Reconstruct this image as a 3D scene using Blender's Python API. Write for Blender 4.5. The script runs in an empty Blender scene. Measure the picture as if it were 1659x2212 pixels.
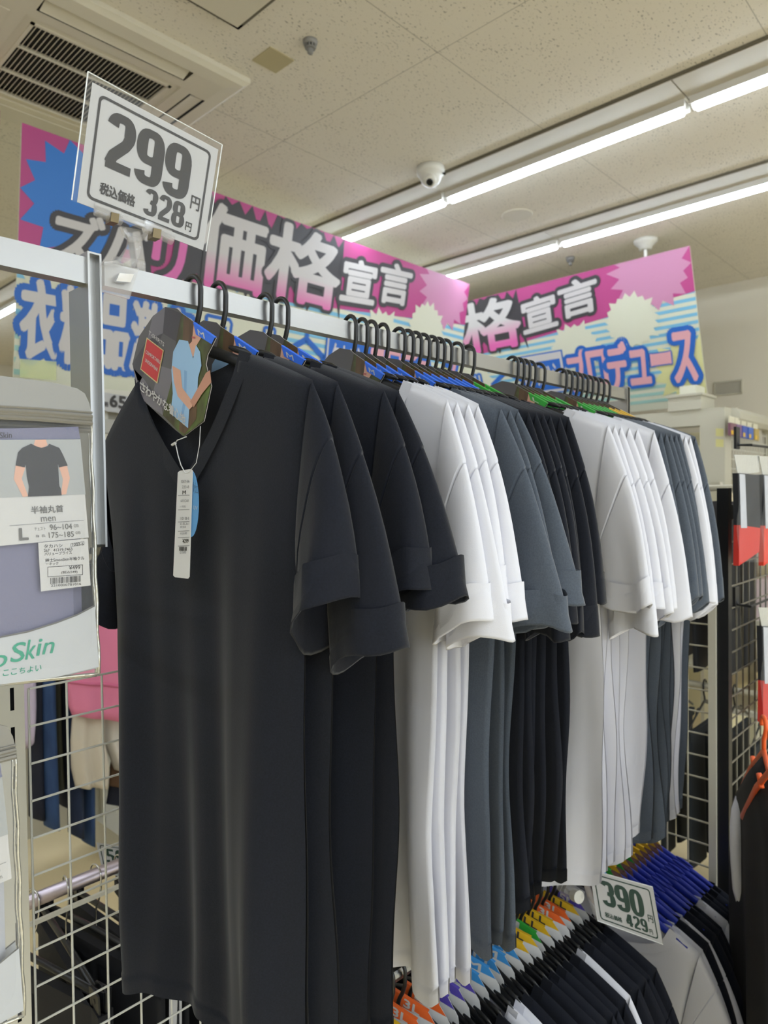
import bpy, bmesh, math, random
import numpy as np
from mathutils import Matrix, Vector

SC = bpy.context.scene
COL = SC.collection
R = math.radians

# ------------------------------------------------------------------ camera
CAM_POS = np.array([0.0, 0.0, 1.5])
F_PX = 1498.86
YAW, PITCH, ROLL = R(43.2795), R(-1.2001), R(-0.7240)
FW = np.array([math.cos(YAW)*math.cos(PITCH), math.sin(YAW)*math.cos(PITCH), math.sin(PITCH)])
_r0 = np.array([math.sin(YAW), -math.cos(YAW), 0.0])
_u0 = np.cross(_r0, FW)
RT = math.cos(ROLL)*_r0 + math.sin(ROLL)*_u0
UP = -math.sin(ROLL)*_r0 + math.cos(ROLL)*_u0
cam_data = bpy.data.cameras.new('camera')
cam = bpy.data.objects.new('camera', cam_data)
COL.objects.link(cam)
m = Matrix.Identity(4)
for i in range(3):
    m[i][0], m[i][1], m[i][2], m[i][3] = RT[i], UP[i], -FW[i], CAM_POS[i]
cam.matrix_world = m
cam_data.sensor_fit = 'HORIZONTAL'
cam_data.sensor_width = 36
cam_data.lens = F_PX/1659*36
cam_data.clip_start = 0.02
cam_data.dof.use_dof = True
cam_data.dof.focus_distance = 0.80
cam_data.dof.aperture_fstop = 11.0
SC.camera = cam

# ------------------------------------------------------------------ world, exposure
world = bpy.data.worlds.new('world')
SC.world = world
world.use_nodes = True
world.node_tree.nodes['Background'].inputs[0].default_value = (0.82, 0.91, 1.0, 1)
world.node_tree.nodes['Background'].inputs[1].default_value = 2.05
SC.view_settings.view_transform = 'Standard'
SC.view_settings.look = 'None'
SC.view_settings.gamma = 1.0
SC.view_settings.use_curve_mapping = False
SC.view_settings.exposure = 0.3
TUBE_POWER = 21.0


def ray(x, y):
    return FW + RT*(x-829.5)/F_PX - UP*(y-1106)/F_PX


def at(x, y, ax, v):
    """the point of the place seen at x, y on the plane ax = v"""
    r = ray(x, y)
    i = 'XYZ'.index(ax)
    return CAM_POS + r*(v-CAM_POS[i])/r[i]


def on_plane(x, y, O, N):
    r = ray(x, y)
    return CAM_POS + r*(np.dot(O-CAM_POS, N)/np.dot(r, N))


def to_px(P):
    d = np.array(P)-CAM_POS
    z = d @ FW
    return 829.5+F_PX*(d @ RT)/z, 1106-F_PX*(d @ UP)/z


# ------------------------------------------------------------------ materials
def lin(h):
    h = h.lstrip('#')
    c = [int(h[i:i+2], 16)/255 for i in (0, 2, 4)]
    return tuple(x/12.92 if x <= .04045 else ((x+.055)/1.055)**2.4 for x in c) + (1,)


MATS = {}


def mat(name, col, rough=.6, metal=0, bump=None, spec=.5, var=None, alpha=None, emit=None, coat=0, sheen=0, trans=0):
    if name in MATS:
        return MATS[name]
    M = bpy.data.materials.new(name)
    M.use_nodes = True
    nt = M.node_tree
    b = nt.nodes['Principled BSDF']
    c = lin(col) if isinstance(col, str) else col
    b.inputs['Base Color'].default_value = c
    b.inputs['Roughness'].default_value = rough
    b.inputs['Metallic'].default_value = metal
    b.inputs['Specular IOR Level'].default_value = spec
    b.inputs['Coat Weight'].default_value = coat
    b.inputs['Sheen Weight'].default_value = sheen
    b.inputs['Transmission Weight'].default_value = trans
    tc = nt.nodes.new('ShaderNodeTexCoord')
    if bump:
        sc, st, sx = bump if len(bump) == 3 else (*bump, (1, 1, 1))
        mp = nt.nodes.new('ShaderNodeMapping')
        mp.inputs['Scale'].default_value = sx
        n = nt.nodes.new('ShaderNodeTexNoise')
        n.inputs['Scale'].default_value = sc
        n.inputs['Detail'].default_value = 3
        bp = nt.nodes.new('ShaderNodeBump')
        bp.inputs['Strength'].default_value = st
        bp.inputs['Distance'].default_value = .002
        nt.links.new(tc.outputs['Object'], mp.inputs['Vector'])
        nt.links.new(mp.outputs['Vector'], n.inputs['Vector'])
        nt.links.new(n.outputs['Fac'], bp.inputs['Height'])
        nt.links.new(bp.outputs['Normal'], b.inputs['Normal'])
    if var:
        sc, c2 = var[:2]
        mp = nt.nodes.new('ShaderNodeMapping')
        mp.inputs['Scale'].default_value = var[2] if len(var) > 2 else (1, 1, 1)
        n = nt.nodes.new('ShaderNodeTexNoise')
        n.inputs['Scale'].default_value = sc
        n.inputs['Detail'].default_value = 4
        mx = nt.nodes.new('ShaderNodeMix')
        mx.data_type = 'RGBA'
        rm = nt.nodes.new('ShaderNodeMapRange')
        rm.inputs['From Min'].default_value = .35
        rm.inputs['From Max'].default_value = .65
        mx.inputs[6].default_value = c
        mx.inputs[7].default_value = lin(c2)
        nt.links.new(tc.outputs['Object'], mp.inputs['Vector'])
        nt.links.new(mp.outputs['Vector'], n.inputs['Vector'])
        nt.links.new(n.outputs['Fac'], rm.inputs['Value'])
        nt.links.new(rm.outputs['Result'], mx.inputs[0])
        nt.links.new(mx.outputs[2], b.inputs['Base Color'])
    if alpha is not None:
        b.inputs['Alpha'].default_value = alpha
    if emit:
        b.inputs['Emission Color'].default_value = lin(emit[0])
        b.inputs['Emission Strength'].default_value = emit[1]
    MATS[name] = M
    return M


BLACK_KNIT = mat('black_knit', '#141720', .82, bump=(900, .12), spec=.18, sheen=.14, var=(500, '#191c26'))
WHITE_KNIT = mat('white_knit', '#dedee5', .9, bump=(900, .1), spec=.2, sheen=.1)
CHAR_KNIT = mat('charcoal_knit', '#4a515c', .82, bump=(900, .12), spec=.3, sheen=.2, var=(500, '#525a65'))
BLACK_PLASTIC = mat('black_plastic', '#18191b', .36, bump=(60, .08))
BLUE_PLASTIC = mat('blue_plastic', '#2336a8', .4)
ORANGE_PLASTIC = mat('orange_plastic', '#f0642a', .35)
STEEL = mat('brushed_steel', '#a9a9a7', .33, 1, bump=(8, .03, (1, 40, 40)))
CHROME = mat('chrome', '#d4d4d4', .12, 1)
CARDW = mat('white_card', '#dddddc', .55)
CREAM_STEEL = mat('cream_painted_steel', '#cfcbbb', .45, bump=(200, .02))
CREAM_DARK = mat('cream_shelving', '#bdb8a4', .5)
BLACK_STEEL = mat('black_painted_steel', '#141518', .45)
PAPER = mat('white_paper', '#b7b6b5', .6)
INK = mat('dark_ink', '#35322f', .6)
GREEN_INK = mat('green_ink', '#1d3a2f', .6)


# ------------------------------------------------------------------ mesh builder
class MB:
    def __init__(s):
        s.v, s.f, s.mi, s.ms = [], [], [], []

    def _m(s, m):
        if m is None:
            return 0
        if m not in s.ms:
            s.ms.append(m)
        return s.ms.index(m)

    def add(s, vs, fs, m=None):
        k = len(s.v)
        s.v += [tuple(map(float, p)) for p in vs]
        s.f += [tuple(i+k for i in f) for f in fs]
        s.mi += [s._m(m)]*len(fs)

    def box(s, lo, hi, m=None):
        x0, y0, z0 = lo
        x1, y1, z1 = hi
        s.add([(x0, y0, z0), (x1, y0, z0), (x1, y1, z0), (x0, y1, z0), (x0, y0, z1), (x1, y0, z1), (x1, y1, z1), (x0, y1, z1)],
              [(0, 3, 2, 1), (4, 5, 6, 7), (0, 1, 5, 4), (1, 2, 6, 5), (2, 3, 7, 6), (3, 0, 4, 7)], m)

    def cbox(s, c, d, m=None):
        s.box([c[i]-d[i]/2 for i in range(3)], [c[i]+d[i]/2 for i in range(3)], m)

    def tube(s, pts, r, n=8, m=None, closed=False, flat=(1, 1), upv=None):
        pts = [np.array(p, float) for p in pts]
        N = len(pts)
        rs = r if hasattr(r, '__len__') else [r]*N
        vs, fs = [], []
        prev = None
        for i, p in enumerate(pts):
            if closed:
                t = pts[(i+1) % N]-pts[i-1]
            else:
                t = pts[min(i+1, N-1)]-pts[max(i-1, 0)]
            t = t/(np.linalg.norm(t)+1e-12)
            a = np.array(upv, float) if upv is not None else (prev if prev is not None else (np.array([0, 0, 1.]) if abs(t[2]) < .9 else np.array([1., 0, 0])))
            a = a-t*np.dot(a, t)
            a /= np.linalg.norm(a)+1e-12
            prev = a
            b = np.cross(t, a)
            for k in range(n):
                w = 2*math.pi*k/n + math.pi/n
                vs.append(p+rs[i]*(math.cos(w)*a*flat[0]+math.sin(w)*b*flat[1]))
        for i in range(N if closed else N-1):
            j = (i+1) % N
            for k in range(n):
                k2 = (k+1) % n
                fs.append((i*n+k, j*n+k, j*n+k2, i*n+k2))
        if not closed:
            fs.append(tuple(range(n)))
            fs.append(tuple((N-1)*n+k for k in range(n-1, -1, -1)))
        s.add(vs, fs, m)

    def lathe(s, prof, O=(0, 0, 0), n=24, m=None):
        vs, fs = [], []
        for (r, z) in prof:
            for k in range(n):
                w = 2*math.pi*k/n
                vs.append((O[0]+r*math.cos(w), O[1]+r*math.sin(w), O[2]+z))
        for i in range(len(prof)-1):
            for k in range(n):
                k2 = (k+1) % n
                fs.append((i*n+k, i*n+k2, (i+1)*n+k2, (i+1)*n+k))
        s.add(vs, fs, m)

    def poly(s, pts, m=None, thick=None):
        """flat polygon; thick = a vector to extrude it by"""
        n = len(pts)
        pts = [np.array(p, float) for p in pts]
        if thick is None:
            s.add(pts, [tuple(range(n))], m)
        else:
            t = np.array(thick, float)
            s.add(pts+[p+t for p in pts], [tuple(range(n-1, -1, -1)), tuple(range(n, 2*n))] +
                  [(i, (i+1) % n, n+(i+1) % n, n+i) for i in range(n)], m)

    def grid(s, P, m=None, flip=False):
        nr, nc = len(P), len(P[0])
        vs = [p for row in P for p in row]
        fs = []
        for i in range(nr-1):
            for j in range(nc-1):
                q = (i*nc+j, i*nc+j+1, (i+1)*nc+j+1, (i+1)*nc+j)
                fs.append(q[::-1] if flip else q)
        s.add(vs, fs, m)

    def mesh(s, name, m=None, smooth=False, weld=None, recalc=False):
        me = bpy.data.meshes.new(name)
        me.from_pydata(s.v, [], s.f)
        for mm in (s.ms or [m]):
            me.materials.append(mm)
        if s.ms:
            me.polygons.foreach_set('material_index', s.mi)
        if weld or recalc:
            bm = bmesh.new()
            bm.from_mesh(me)
            if weld:
                bmesh.ops.remove_doubles(bm, verts=bm.verts, dist=weld)
            if recalc:
                bmesh.ops.recalc_face_normals(bm, faces=bm.faces)
            bm.to_mesh(me)
            bm.free()
        if smooth:
            me.polygons.foreach_set('use_smooth', [True]*len(me.polygons))
        me.update()
        return me

    def build(s, name, m=None, parent=None, smooth=False, weld=None, recalc=False, loc=None):
        o = bpy.data.objects.new(name, s.mesh(name, m, smooth, weld, recalc))
        COL.objects.link(o)
        if parent is not None:
            o.parent = parent
        if loc is not None:
            o.location = loc
        return o


def tag(o, label, cat, group=None, kind=None):
    o['label'] = label
    o['category'] = cat
    if group:
        o['group'] = group
    if kind:
        o['kind'] = kind
    return o


def thing(name, label, cat, loc=(0, 0, 0), rz=0, group=None):
    o = bpy.data.objects.new(name, None)
    o.empty_display_size = .05
    COL.objects.link(o)
    o.location = loc
    o.rotation_euler = (0, 0, rz)
    return tag(o, label, cat, group)


def struct(name, mb, m, smooth=False):
    o = mb.build(name, m, smooth=smooth)
    o['kind'] = 'structure'
    return o


def copy_tree(o, parent=None):
    c = o.copy()
    COL.objects.link(c)
    c.parent = parent
    for ch in list(o.children):
        copy_tree(ch, c)
    return c


# ------------------------------------------------------------------ lettering
_TX = {}


def glyphs(s, bold=0.0):
    key = (s, bold)
    if key in _TX:
        return _TX[key]
    cu = bpy.data.curves.new('lettering', 'FONT')
    cu.body = s
    cu.offset = bold
    cu.resolution_u = 3
    ob = bpy.data.objects.new('lettering', cu)
    COL.objects.link(ob)
    bpy.context.view_layer.update()
    dg = bpy.context.evaluated_depsgraph_get()
    me = ob.evaluated_get(dg).to_mesh()
    v = np.array([p.co[:2] for p in me.vertices]).reshape(-1, 2)
    f = [tuple(p.vertices) for p in me.polygons]
    ob.evaluated_get(dg).to_mesh_clear()
    bpy.data.objects.remove(ob)
    bpy.data.curves.remove(cu)
    if len(v):
        lo, hi = v.min(0), v.max(0)
        asp = (hi[0]-lo[0])/max(hi[1]-lo[1], 1e-6)
        v = (v-lo)/np.maximum(hi-lo, 1e-6)
    else:
        asp = 1
    _TX[key] = (v, f, asp)
    return _TX[key]


def write(mb, s, O, U, V, m, bold=0.0, out=0.0, asp=None):
    """lettering filling the parallelogram O, O+U, O+V; bold + out = stroke thickening as part of |V|"""
    v, f, a = glyphs(s)
    if not len(v):
        return
    O, U, V = (np.array(q, float) for q in (O, U, V))
    if asp:                                     # keep the natural width for this height
        U = U/np.linalg.norm(U)*np.linalg.norm(V)*a*asp
    offs = [(0, 0)]
    h = np.linalg.norm(V)*(out+bold)
    if h:
        n = 18 if out else 8
        offs += [(h*math.cos(k*2*math.pi/n)/np.linalg.norm(U), h*math.sin(k*2*math.pi/n)/np.linalg.norm(V)) for k in range(n)]
    N = np.cross(U, V)
    N /= np.linalg.norm(N)+1e-12
    ep = max(8e-6, np.linalg.norm(V)*6e-5)
    for k, (du, dv) in enumerate(offs):          # each pass a hair in front of the last
        mb.add([O+U*(p[0]+du)+V*(p[1]+dv)+N*ep*k for p in v], f, m)


def _arc(cx, cy, rx, ry, a0, a1, n=14, p=.72):
    out = []
    for k in range(n+1):
        a = R(a0+(a1-a0)*k/n)
        c, q = math.cos(a), math.sin(a)
        out.append((cx+rx*math.copysign(abs(c)**p, c), cy+ry*math.copysign(abs(q)**p, q)))
    return out


DIG = {'0': [_arc(.5, .875, .32, .76, 90, 450, 28)],
       '9': [_arc(.5, 1.20, .32, .435, 90, 450, 24), [(.82, 1.3), (.82, .9)]+_arc(.5, .52, .32, .405, 0, -165, 14)],
       '6': [_arc(.5, .55, .32, .435, 90, 450, 24), [(.18, .45), (.18, .85)]+_arc(.5, 1.23, .32, .405, 180, 15, 14)],
       '8': [_arc(.5, 1.26, .30, .375, 90, 450, 24), _arc(.5, .49, .325, .375, 90, 450, 24)],
       '3': [_arc(.5, 1.25, .31, .385, 160, -75, 16)+[(.46, .9)], [(.46, .9)]+_arc(.5, .50, .32, .385, 75, -165, 16)],
       '2': [_arc(.5, 1.24, .31, .395, 170, -20, 14)+[(.70, .86), (.30, .42), (.22, .14)], [(.08, .13), (.96, .13)]],
       '5': [[(.9, 1.62), (.2, 1.62)], [(.24, 1.66), (.22, .92)], [(.22, .96)]+_arc(.5, .55, .32, .44, 115, -165, 18)],
       '4': [[(.52, 1.62), (.16, .52)], [(.05, .46), (1.0, .46)], [(.68, 1.72), (.68, .02)]]}


def digit(mb, ch, O, U, V, m, ws=.41, wh=.265):
    """heavy condensed numeral filling the parallelogram O, O+U, O+V"""
    O, U, V = (np.array(q, float) for q in (O, U, V))
    N = np.cross(U, V)
    N /= np.linalg.norm(N)
    for si, st in enumerate(DIG[ch]):
        L_, R_ = [], []
        closed = abs(st[0][0]-st[-1][0])+abs(st[0][1]-st[-1][1]) < 1e-4
        n = len(st)
        for i in range(n):
            a_ = st[i-1] if i > 0 else (st[n-2] if closed else st[0])
            b_ = st[i+1] if i < n-1 else (st[1] if closed else st[n-1])
            dx, dy = b_[0]-a_[0], b_[1]-a_[1]
            l = math.hypot(dx, dy) or 1
            dx, dy = dx/l, dy/l
            w = (ws*abs(dy)+wh*abs(dx))/(abs(dx)+abs(dy))/2
            L_.append((st[i][0]-dy*w, st[i][1]+dx*w))
            R_.append((st[i][0]+dy*w, st[i][1]-dx*w))
        e = N*np.linalg.norm(V)*1e-3*si

        def P(q):
            return O+U*q[0]+V*(q[1]/1.75)+e
        for i in range(n-1):
            mb.add([P(R_[i]), P(R_[i+1]), P(L_[i+1]), P(L_[i])], [(0, 1, 2, 3)], m)


def quadframe(tl, tr, bl):
    """O, U, V of a parallelogram from three corners"""
    tl, tr, bl = (np.array(q, float) for q in (tl, tr, bl))
    return bl, tr-tl, tl-bl


def star(n, ro, ri, cx=0, cy=0, sx=1, sy=1, seed=0, ph=0):
    rd = random.Random(seed)
    pts = []
    for k in range(2*n):
        r = (ro*(1+rd.uniform(-.1, .12)) if k % 2 == 0 else ri)
        a = math.pi*k/n+ph
        pts.append((cx+sx*r*math.cos(a), cy+sy*r*math.sin(a)))
    return pts

# ================================================================== SETTING
CZ = 3.14
X0, X1, Y0, Y1 = -4.0, 5.85, -6.0, 9.0


def ceiling_mat():
    M = bpy.data.materials.new('mineral_ceiling_board')
    M.use_nodes = True
    nt = M.node_tree
    L = nt.links.new
    b = nt.nodes['Principled BSDF']
    b.inputs['Roughness'].default_value = .9
    tc = nt.nodes.new('ShaderNodeTexCoord')
    sx = nt.nodes.new('ShaderNodeSeparateXYZ')
    L(tc.outputs['Object'], sx.inputs[0])

    def mth(op, a, bb=None):
        n = nt.nodes.new('ShaderNodeMath')
        n.operation = op
        for i, v in enumerate((a, bb)):
            if v is None:
                continue
            if isinstance(v, (int, float)):
                n.inputs[i].default_value = v
            else:
                L(v, n.inputs[i])
        return n.outputs[0]

    def line(coord, off, per, w):
        q = mth('PINGPONG', mth('SUBTRACT', coord, off), per/2)
        return mth('LESS_THAN', q, w)
    ln = mth('MAXIMUM', line(sx.outputs[1], 1.62, .905, .0016), line(sx.outputs[0], 2.04, 1.81, .0016))
    mp = nt.nodes.new('ShaderNodeMapping')
    mp.inputs['Scale'].default_value = (70, 150, 1)
    n = nt.nodes.new('ShaderNodeTexNoise')
    n.inputs['Scale'].default_value = 1
    n.inputs['Detail'].default_value = 2
    L(tc.outputs['Object'], mp.inputs[0])
    L(mp.outputs[0], n.inputs['Vector'])
    n2 = nt.nodes.new('ShaderNodeTexNoise')
    n2.inputs['Scale'].default_value = 9
    L(tc.outputs['Object'], n2.inputs['Vector'])
    sp = nt.nodes.new('ShaderNodeMapRange')
    sp.inputs['From Min'].default_value = .63
    sp.inputs['From Max'].default_value = .69
    L(mth('ADD', n.outputs['Fac'], mth('MULTIPLY', mth('SUBTRACT', n2.outputs['Fac'], .5), .18)), sp.inputs['Value'])
    f = mth('MAXIMUM', mth('MULTIPLY', sp.outputs['Result'], .6), mth('MULTIPLY', ln, .5))
    mx = nt.nodes.new('ShaderNodeMix')
    mx.data_type = 'RGBA'
    mx.inputs[6].default_value = lin('#e4ddce')
    mx.inputs[7].default_value = lin('#57503f')
    L(f, mx.inputs[0])
    L(mx.outputs[2], b.inputs['Base Color'])
    return M


b = MB()
b.box((X0, Y0, CZ), (X1, Y1, CZ+.05))
struct('ceiling', b, ceiling_mat())
b = MB()
b.box((X0, Y0, -.05), (X1, Y1, 0))
struct('floor', b, mat('polished_vinyl_floor', '#e8dab4', .25, var=(1.2, '#e2cfa4'), bump=(3, .05)))
WALLM = mat('cream_wall', '#d8d0bd', .85, bump=(40, .05))
for nm, lo, hi in (('wall_right', (X1, Y0, 0), (X1+.1, Y1, CZ)), ('wall_far', (X0, Y1, 0), (X1, Y1+.1, CZ)), ('wall_left', (X0-.1, Y0, 0), (X0, Y1, CZ))):  # left wall is unseen, put there to block light from that side
    b = MB()
    b.box(lo, hi)
    struct(nm, b, WALLM)
b = MB()
b.box((X1-.012, Y0, 0), (X1, Y1, .08))
struct('baseboard_right', b, CREAM_DARK)

# ------------------------------------------------------------------ strip lights
TRAY = mat('light_tray_enamel', '#c2bbaa', .6)
GAP = mat('painted_shadow_gap', '#6a6455', .8)  # dark colour stands in for the shade along edges and gaps
TUBEM = mat('glowing_tube', '#ffffff', .4, emit=('#e0eeff', TUBE_POWER))
HOLD = mat('white_lamp_holder', '#dddad2', .4)


def strip_light(label, group):
    t = thing('strip_light', label, 'ceiling light', group=group)
    tr = MB()
    tr.box((-.2, .003, -.014), (.07, 1.267, -.002))
    tr.build('tray', TRAY, t)
    g = MB()
    g.box((-.208, 0, -.012), (-.2, 1.27, 0))
    g.box((.07, 0, -.010), (.074, 1.27, 0))
    g.box((-.2, 0, -.006), (.07, .003, 0))
    g.build('edge_gap', GAP, t)
    u = MB()
    n = 14
    pr = [(.029*math.cos(math.pi*k/n), -.03-.036*math.sin(math.pi*k/n)) for k in range(n+1)]
    P = [[(x, y, z) for (x, z) in pr] for y in (.03, 1.24)]
    u.grid(P)
    u.poly([(x, .03, z) for x, z in pr])
    u.poly([(x, 1.24, z) for x, z in pr][::-1])
    u.poly([(-.029, .03, -.03), (.029, .03, -.03), (.029, 1.24, -.03), (-.029, 1.24, -.03)][::-1])
    u.build('tube', TUBEM, t)
    for y in (.012, 1.24):
        h = MB()
        h.box((-.02, y, -.052), (.02, y+.018, -.014))
        h.build('lamp_holder', HOLD, t)
    bs = MB()
    bs.box((-.03, .02, -.03), (.03, 1.25, -.014))
    for sx in (-1, 1):
        bs.box((sx*.033-.002, .01, -.044), (sx*.033+.002, 1.26, -.012))  # side flanges added to keep the tube's light off the tray
    bs.build('spine', HOLD, t)
    return t


lamp0 = None
ORD = ['first', 'second', 'third', 'fourth', 'fifth', 'sixth', 'seventh', 'eighth', 'ninth', 'tenth', 'eleventh', 'twelfth', 'thirteenth',
       'fourteenth', 'fifteenth', 'sixteenth', 'seventeenth', 'eighteenth', 'nineteenth', 'twentieth', 'twenty-first', 'twenty-second',
       'twenty-third', 'twenty-fourth', 'twenty-fifth', 'twenty-sixth', 'twenty-seventh', 'twenty-eighth', 'twenty-ninth', 'thirtieth',
       'thirty-first', 'thirty-second', 'thirty-third', 'thirty-fourth', 'thirty-fifth', 'thirty-sixth']
rows = [(3.0, 1.056, -4, 2, 'row of ceiling lights nearer the dome camera'), (4.03, 2.223, -5, 1, 'row of ceiling lights nearer the wall'),
        (-.9, 1.0, -3, 3, None), (-1.9, 1.0, -3, 3, None), (.45, -3.4, 0, 1, None), (2.1, 5.2, 0, 1, None),
        (1.1, 5.2, 0, 1, None), (-1.1, 6.2, 0, 1, None), (4.03, 5.0, 0, 1, None), (1.6, -6.0, 0, 1, None), (-.1, -4.0, 0, 1, None), (2.0, -1.9, -2, 0, None)]  # unlabelled rows are unseen lamps added for light, save one glimpsed strip
for (x, y, k0, k1, lab) in rows:
    for k in range(k0, k1+1):
        if lab and k == k1:
            l = 'farthest lit strip in the %s' % lab
        elif lab and k == k1-1:
            l = 'middle lit strip in the %s' % lab
        elif lab and k == k1-2:
            l = 'lit strip running off the edge in the %s' % lab
        elif x == 2.1 and k == 0:
            l = 'lit ceiling strip glimpsed in the gap between two pink banners'
        else:
            l = 'unseen lit ceiling strip added for its light'
        if lamp0 is None:
            lamp0 = o = strip_light(l, 'ceiling strip lights')
        else:
            o = copy_tree(lamp0)
            o['label'] = l
        o.location = (x, y+1.27*k, CZ)

# ------------------------------------------------------------------ air conditioner
ac = thing('ceiling_air_conditioner', 'square white ceiling air conditioner with slatted intake grille', 'air conditioner', (1.18, 2.72, CZ))
ACM = mat('air_conditioner_plastic', '#d6cfbc', .5)
DARK = mat('dark_cavity', '#2b2924', .9)
b = MB()
h, q = .475, .265
# frame as a bevelled square ring with four outlets
for (sx, sy) in ((1, 0), (-1, 0), (0, 1), (0, -1)):
    def W(a, c, z):   # a along the side, c outward
        return (sx*c+(-sy)*a, sy*c+sx*a, z)
    P = [[W(-(.475), .475, 0), W(.475, .475, 0)], [W(-.475, .475, -.018), W(.475, .475, -.018)], [W(-.455, .455, -.03), W(.455, .455, -.03)],
         [W(-.40, .40, -.034), W(.40, .40, -.034)]]
    b.grid(P)
    # between .40 and .32: a slot from -.26 to .26
    for (a0, a1, c0, c1) in ((-.40, -.27, .40, .33), (.27, .40, .40, .33)):
        b.poly([W(a0, c0, -.034), W(a1, c0, -.034), W(a1 if a1 < 0 else min(a1, .33), c1, -.034), W(max(a0, -.33) if a0 < 0 else a0, c1, -.034)])
    b.poly([W(-.33, .33, -.034), W(.33, .33, -.034), W(.285, .285, -.034), W(-.285, .285, -.034)])
    b.grid([[W(-.285, .285, -.034), W(.285, .285, -.034)], [W(-.285, .285, -.028), W(.285, .285, -.028)], [W(-.258, .258, -.03), W(.258, .258, -.03)]])
b.build('frame', ACM, ac, recalc=True)
for (sx, sy, opening) in ((1, 0, .004), (-1, 0, 0), (0, 1, 0), (0, -1, .012)):
    def W(a, c, z):
        return (sx*c+(-sy)*a, sy*c+sx*a, z)
    if opening:
        c = MB()
        c.grid([[W(-.27, .40, -.034), W(.27, .40, -.034)], [W(-.27, .39, -.012), W(.27, .39, -.012)], [W(-.27, .34, -.012), W(.27, .34, -.012)], [W(-.27, .33, -.034), W(.27, .33, -.034)]])
        c.build('outlet', DARK, ac)
    c = MB()
    g_ = .008 if opening else 0
    P = [W(-.27+g_, .40-g_, -.034+opening), W(.27-g_, .40-g_, -.034+opening), W(.27-g_, .33+g_, -.036), W(-.27+g_, .33+g_, -.036)]
    c.poly(P, thick=(0, 0, .004))
    c.build('air_flap', ACM, ac)
g = MB()
for k in range(33):
    x = -.248+.0155*k
    g.poly([(x-.0045, -.256, -.030), (x+.002, -.256, -.022), (x+.002, .256, -.022), (x-.0045, .256, -.030)], thick=(.0012, 0, -.0012))
for y in (-.09, .09):
    g.box((-.256, y-.004, -.033), (.256, y+.004, -.02))
for s in (-1, 1):
    g.box((-.258, s*.252-.006, -.034), (.258, s*.252+.006, -.02))
    g.box((s*.252-.006, -.258, -.034), (s*.252+.006, .258, -.02))
g.build('intake_grille', ACM, ac)
g = MB()
g.box((-.26, -.26, -.01), (.26, .26, -.002))
g.build('filter', DARK, ac)

# second cassette / hatch whose corner shows at the top edge
hp = at(515, 52, 'Z', CZ)
t = thing('ceiling_hatch', 'corner of a framed ceiling hatch at the top edge of the photo', 'ceiling hatch', (hp[0]-.3, hp[1]-.3, CZ))
b = MB()
for s in (-1, 1):
    b.box((-.3, s*.285-.015, -.02), (.3, s*.285+.015, 0))
    b.box((s*.285-.015, -.3, -.02), (s*.285+.015, .3, 0))
b.build('frame', GAP, t)  # dark colour paints in the shadow edge round the panel
b = MB()
b.box((-.285, -.285, -.026), (.285, .285, -.004))
b.build('panel', ACM, t)

# small ceiling fittings
p = at(590, 129, 'Z', CZ)
b = MB()
pts = [(-.055, -.055), (.055, -.055), (.055, .055), (-.055, .055)]
b.poly([(p[0]+x, p[1]+y, CZ-.004) for x, y in pts], thick=(0, 0, .004))
tag(b.build('cover_plate', mat('aged_beige_plate', '#b9ad86', .6)), 'small square beige plate on the ceiling beside the air conditioner', 'ceiling plate')


def detector(name, px, py, r, label, colr, cat):
    p = at(px, py, 'Z', CZ)
    t = thing(name, label, cat, p)
    b = MB()
    b.lathe([(0, 0), (r, 0), (r, -.3*r), (r*.9, -.55*r), (r*.75, -.6*r)])
    b.build('base', colr, t, smooth=True)
    c = MB()
    for k in range(10):
        w = 2*math.pi*k/10
        c.box((.68*r*math.cos(w)-.1*r, .68*r*math.sin(w)-.1*r, -1.0*r), (.68*r*math.cos(w)+.1*r, .68*r*math.sin(w)+.1*r, -.5*r))
    c.lathe([(.72*r, -.98*r), (.72*r, -1.1*r), (.4*r, -1.15*r), (0, -1.15*r)])
    c.lathe([(.4*r, -1.1*r), (.38*r, -1.7*r), (.2*r, -1.85*r), (0, -1.85*r)])
    c.build('sensor_cage', mat('grey_sensor', '#82807c', .5), t)
    return t


detector('heat_detector', 670, 88, .026, 'small grey fire detector knob on the bare ceiling above the price card', mat('grey_sensor_base', '#8e8c88', .5), 'fire detector')
detector('sprinkler_head', 1232, 556, .03, 'tiny grey sprinkler head on the ceiling between the two pink banners', mat('grey_sensor_base', '#8e8c88', .5), 'sprinkler')

p = at(930, 362, 'Z', CZ)
t = thing('dome_camera', 'white dome security camera on the ceiling beside the strip light', 'security camera', p)
b = MB()
b.lathe([(0, 0), (.068, 0), (.07, -.018), (.066, -.035), (.058, -.04), (.054, -.055), (.045, -.074), (.03, -.088), (.014, -.094), (0, -.095)], n=32)
b.build('housing', mat('white_camera_plastic', '#d9d6cc', .4), t, smooth=True)
b = MB()
d = np.array([-.55, -.35, -.75])
d /= np.linalg.norm(d)
u = np.cross(d, [0, 0, 1.])
u /= np.linalg.norm(u)
v = np.cross(u, d)
c0 = np.array([-.008, -.006, -.05])
b.tube([c0+d*.0, c0+d*.05, c0+d*.056], [.032, .031, .026], 20)
b.build('camera_eye', mat('white_camera_plastic', '#d9d6cc', .4), t, smooth=True)
b = MB()
b.tube([c0+d*.055, c0+d*.059, c0+d*.0615], [.018, .017, .010], 20)
b.build('lens', mat('black_glass', '#07080c', .08), t, smooth=True)
b = MB()
q0 = np.array([.03, -.055, -.035])
b.tube([q0, q0+np.array([0, -.012, -.008])], .006, 10)
b.build('sensor', mat('black_glass', '#07080c', .08), t)

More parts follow.
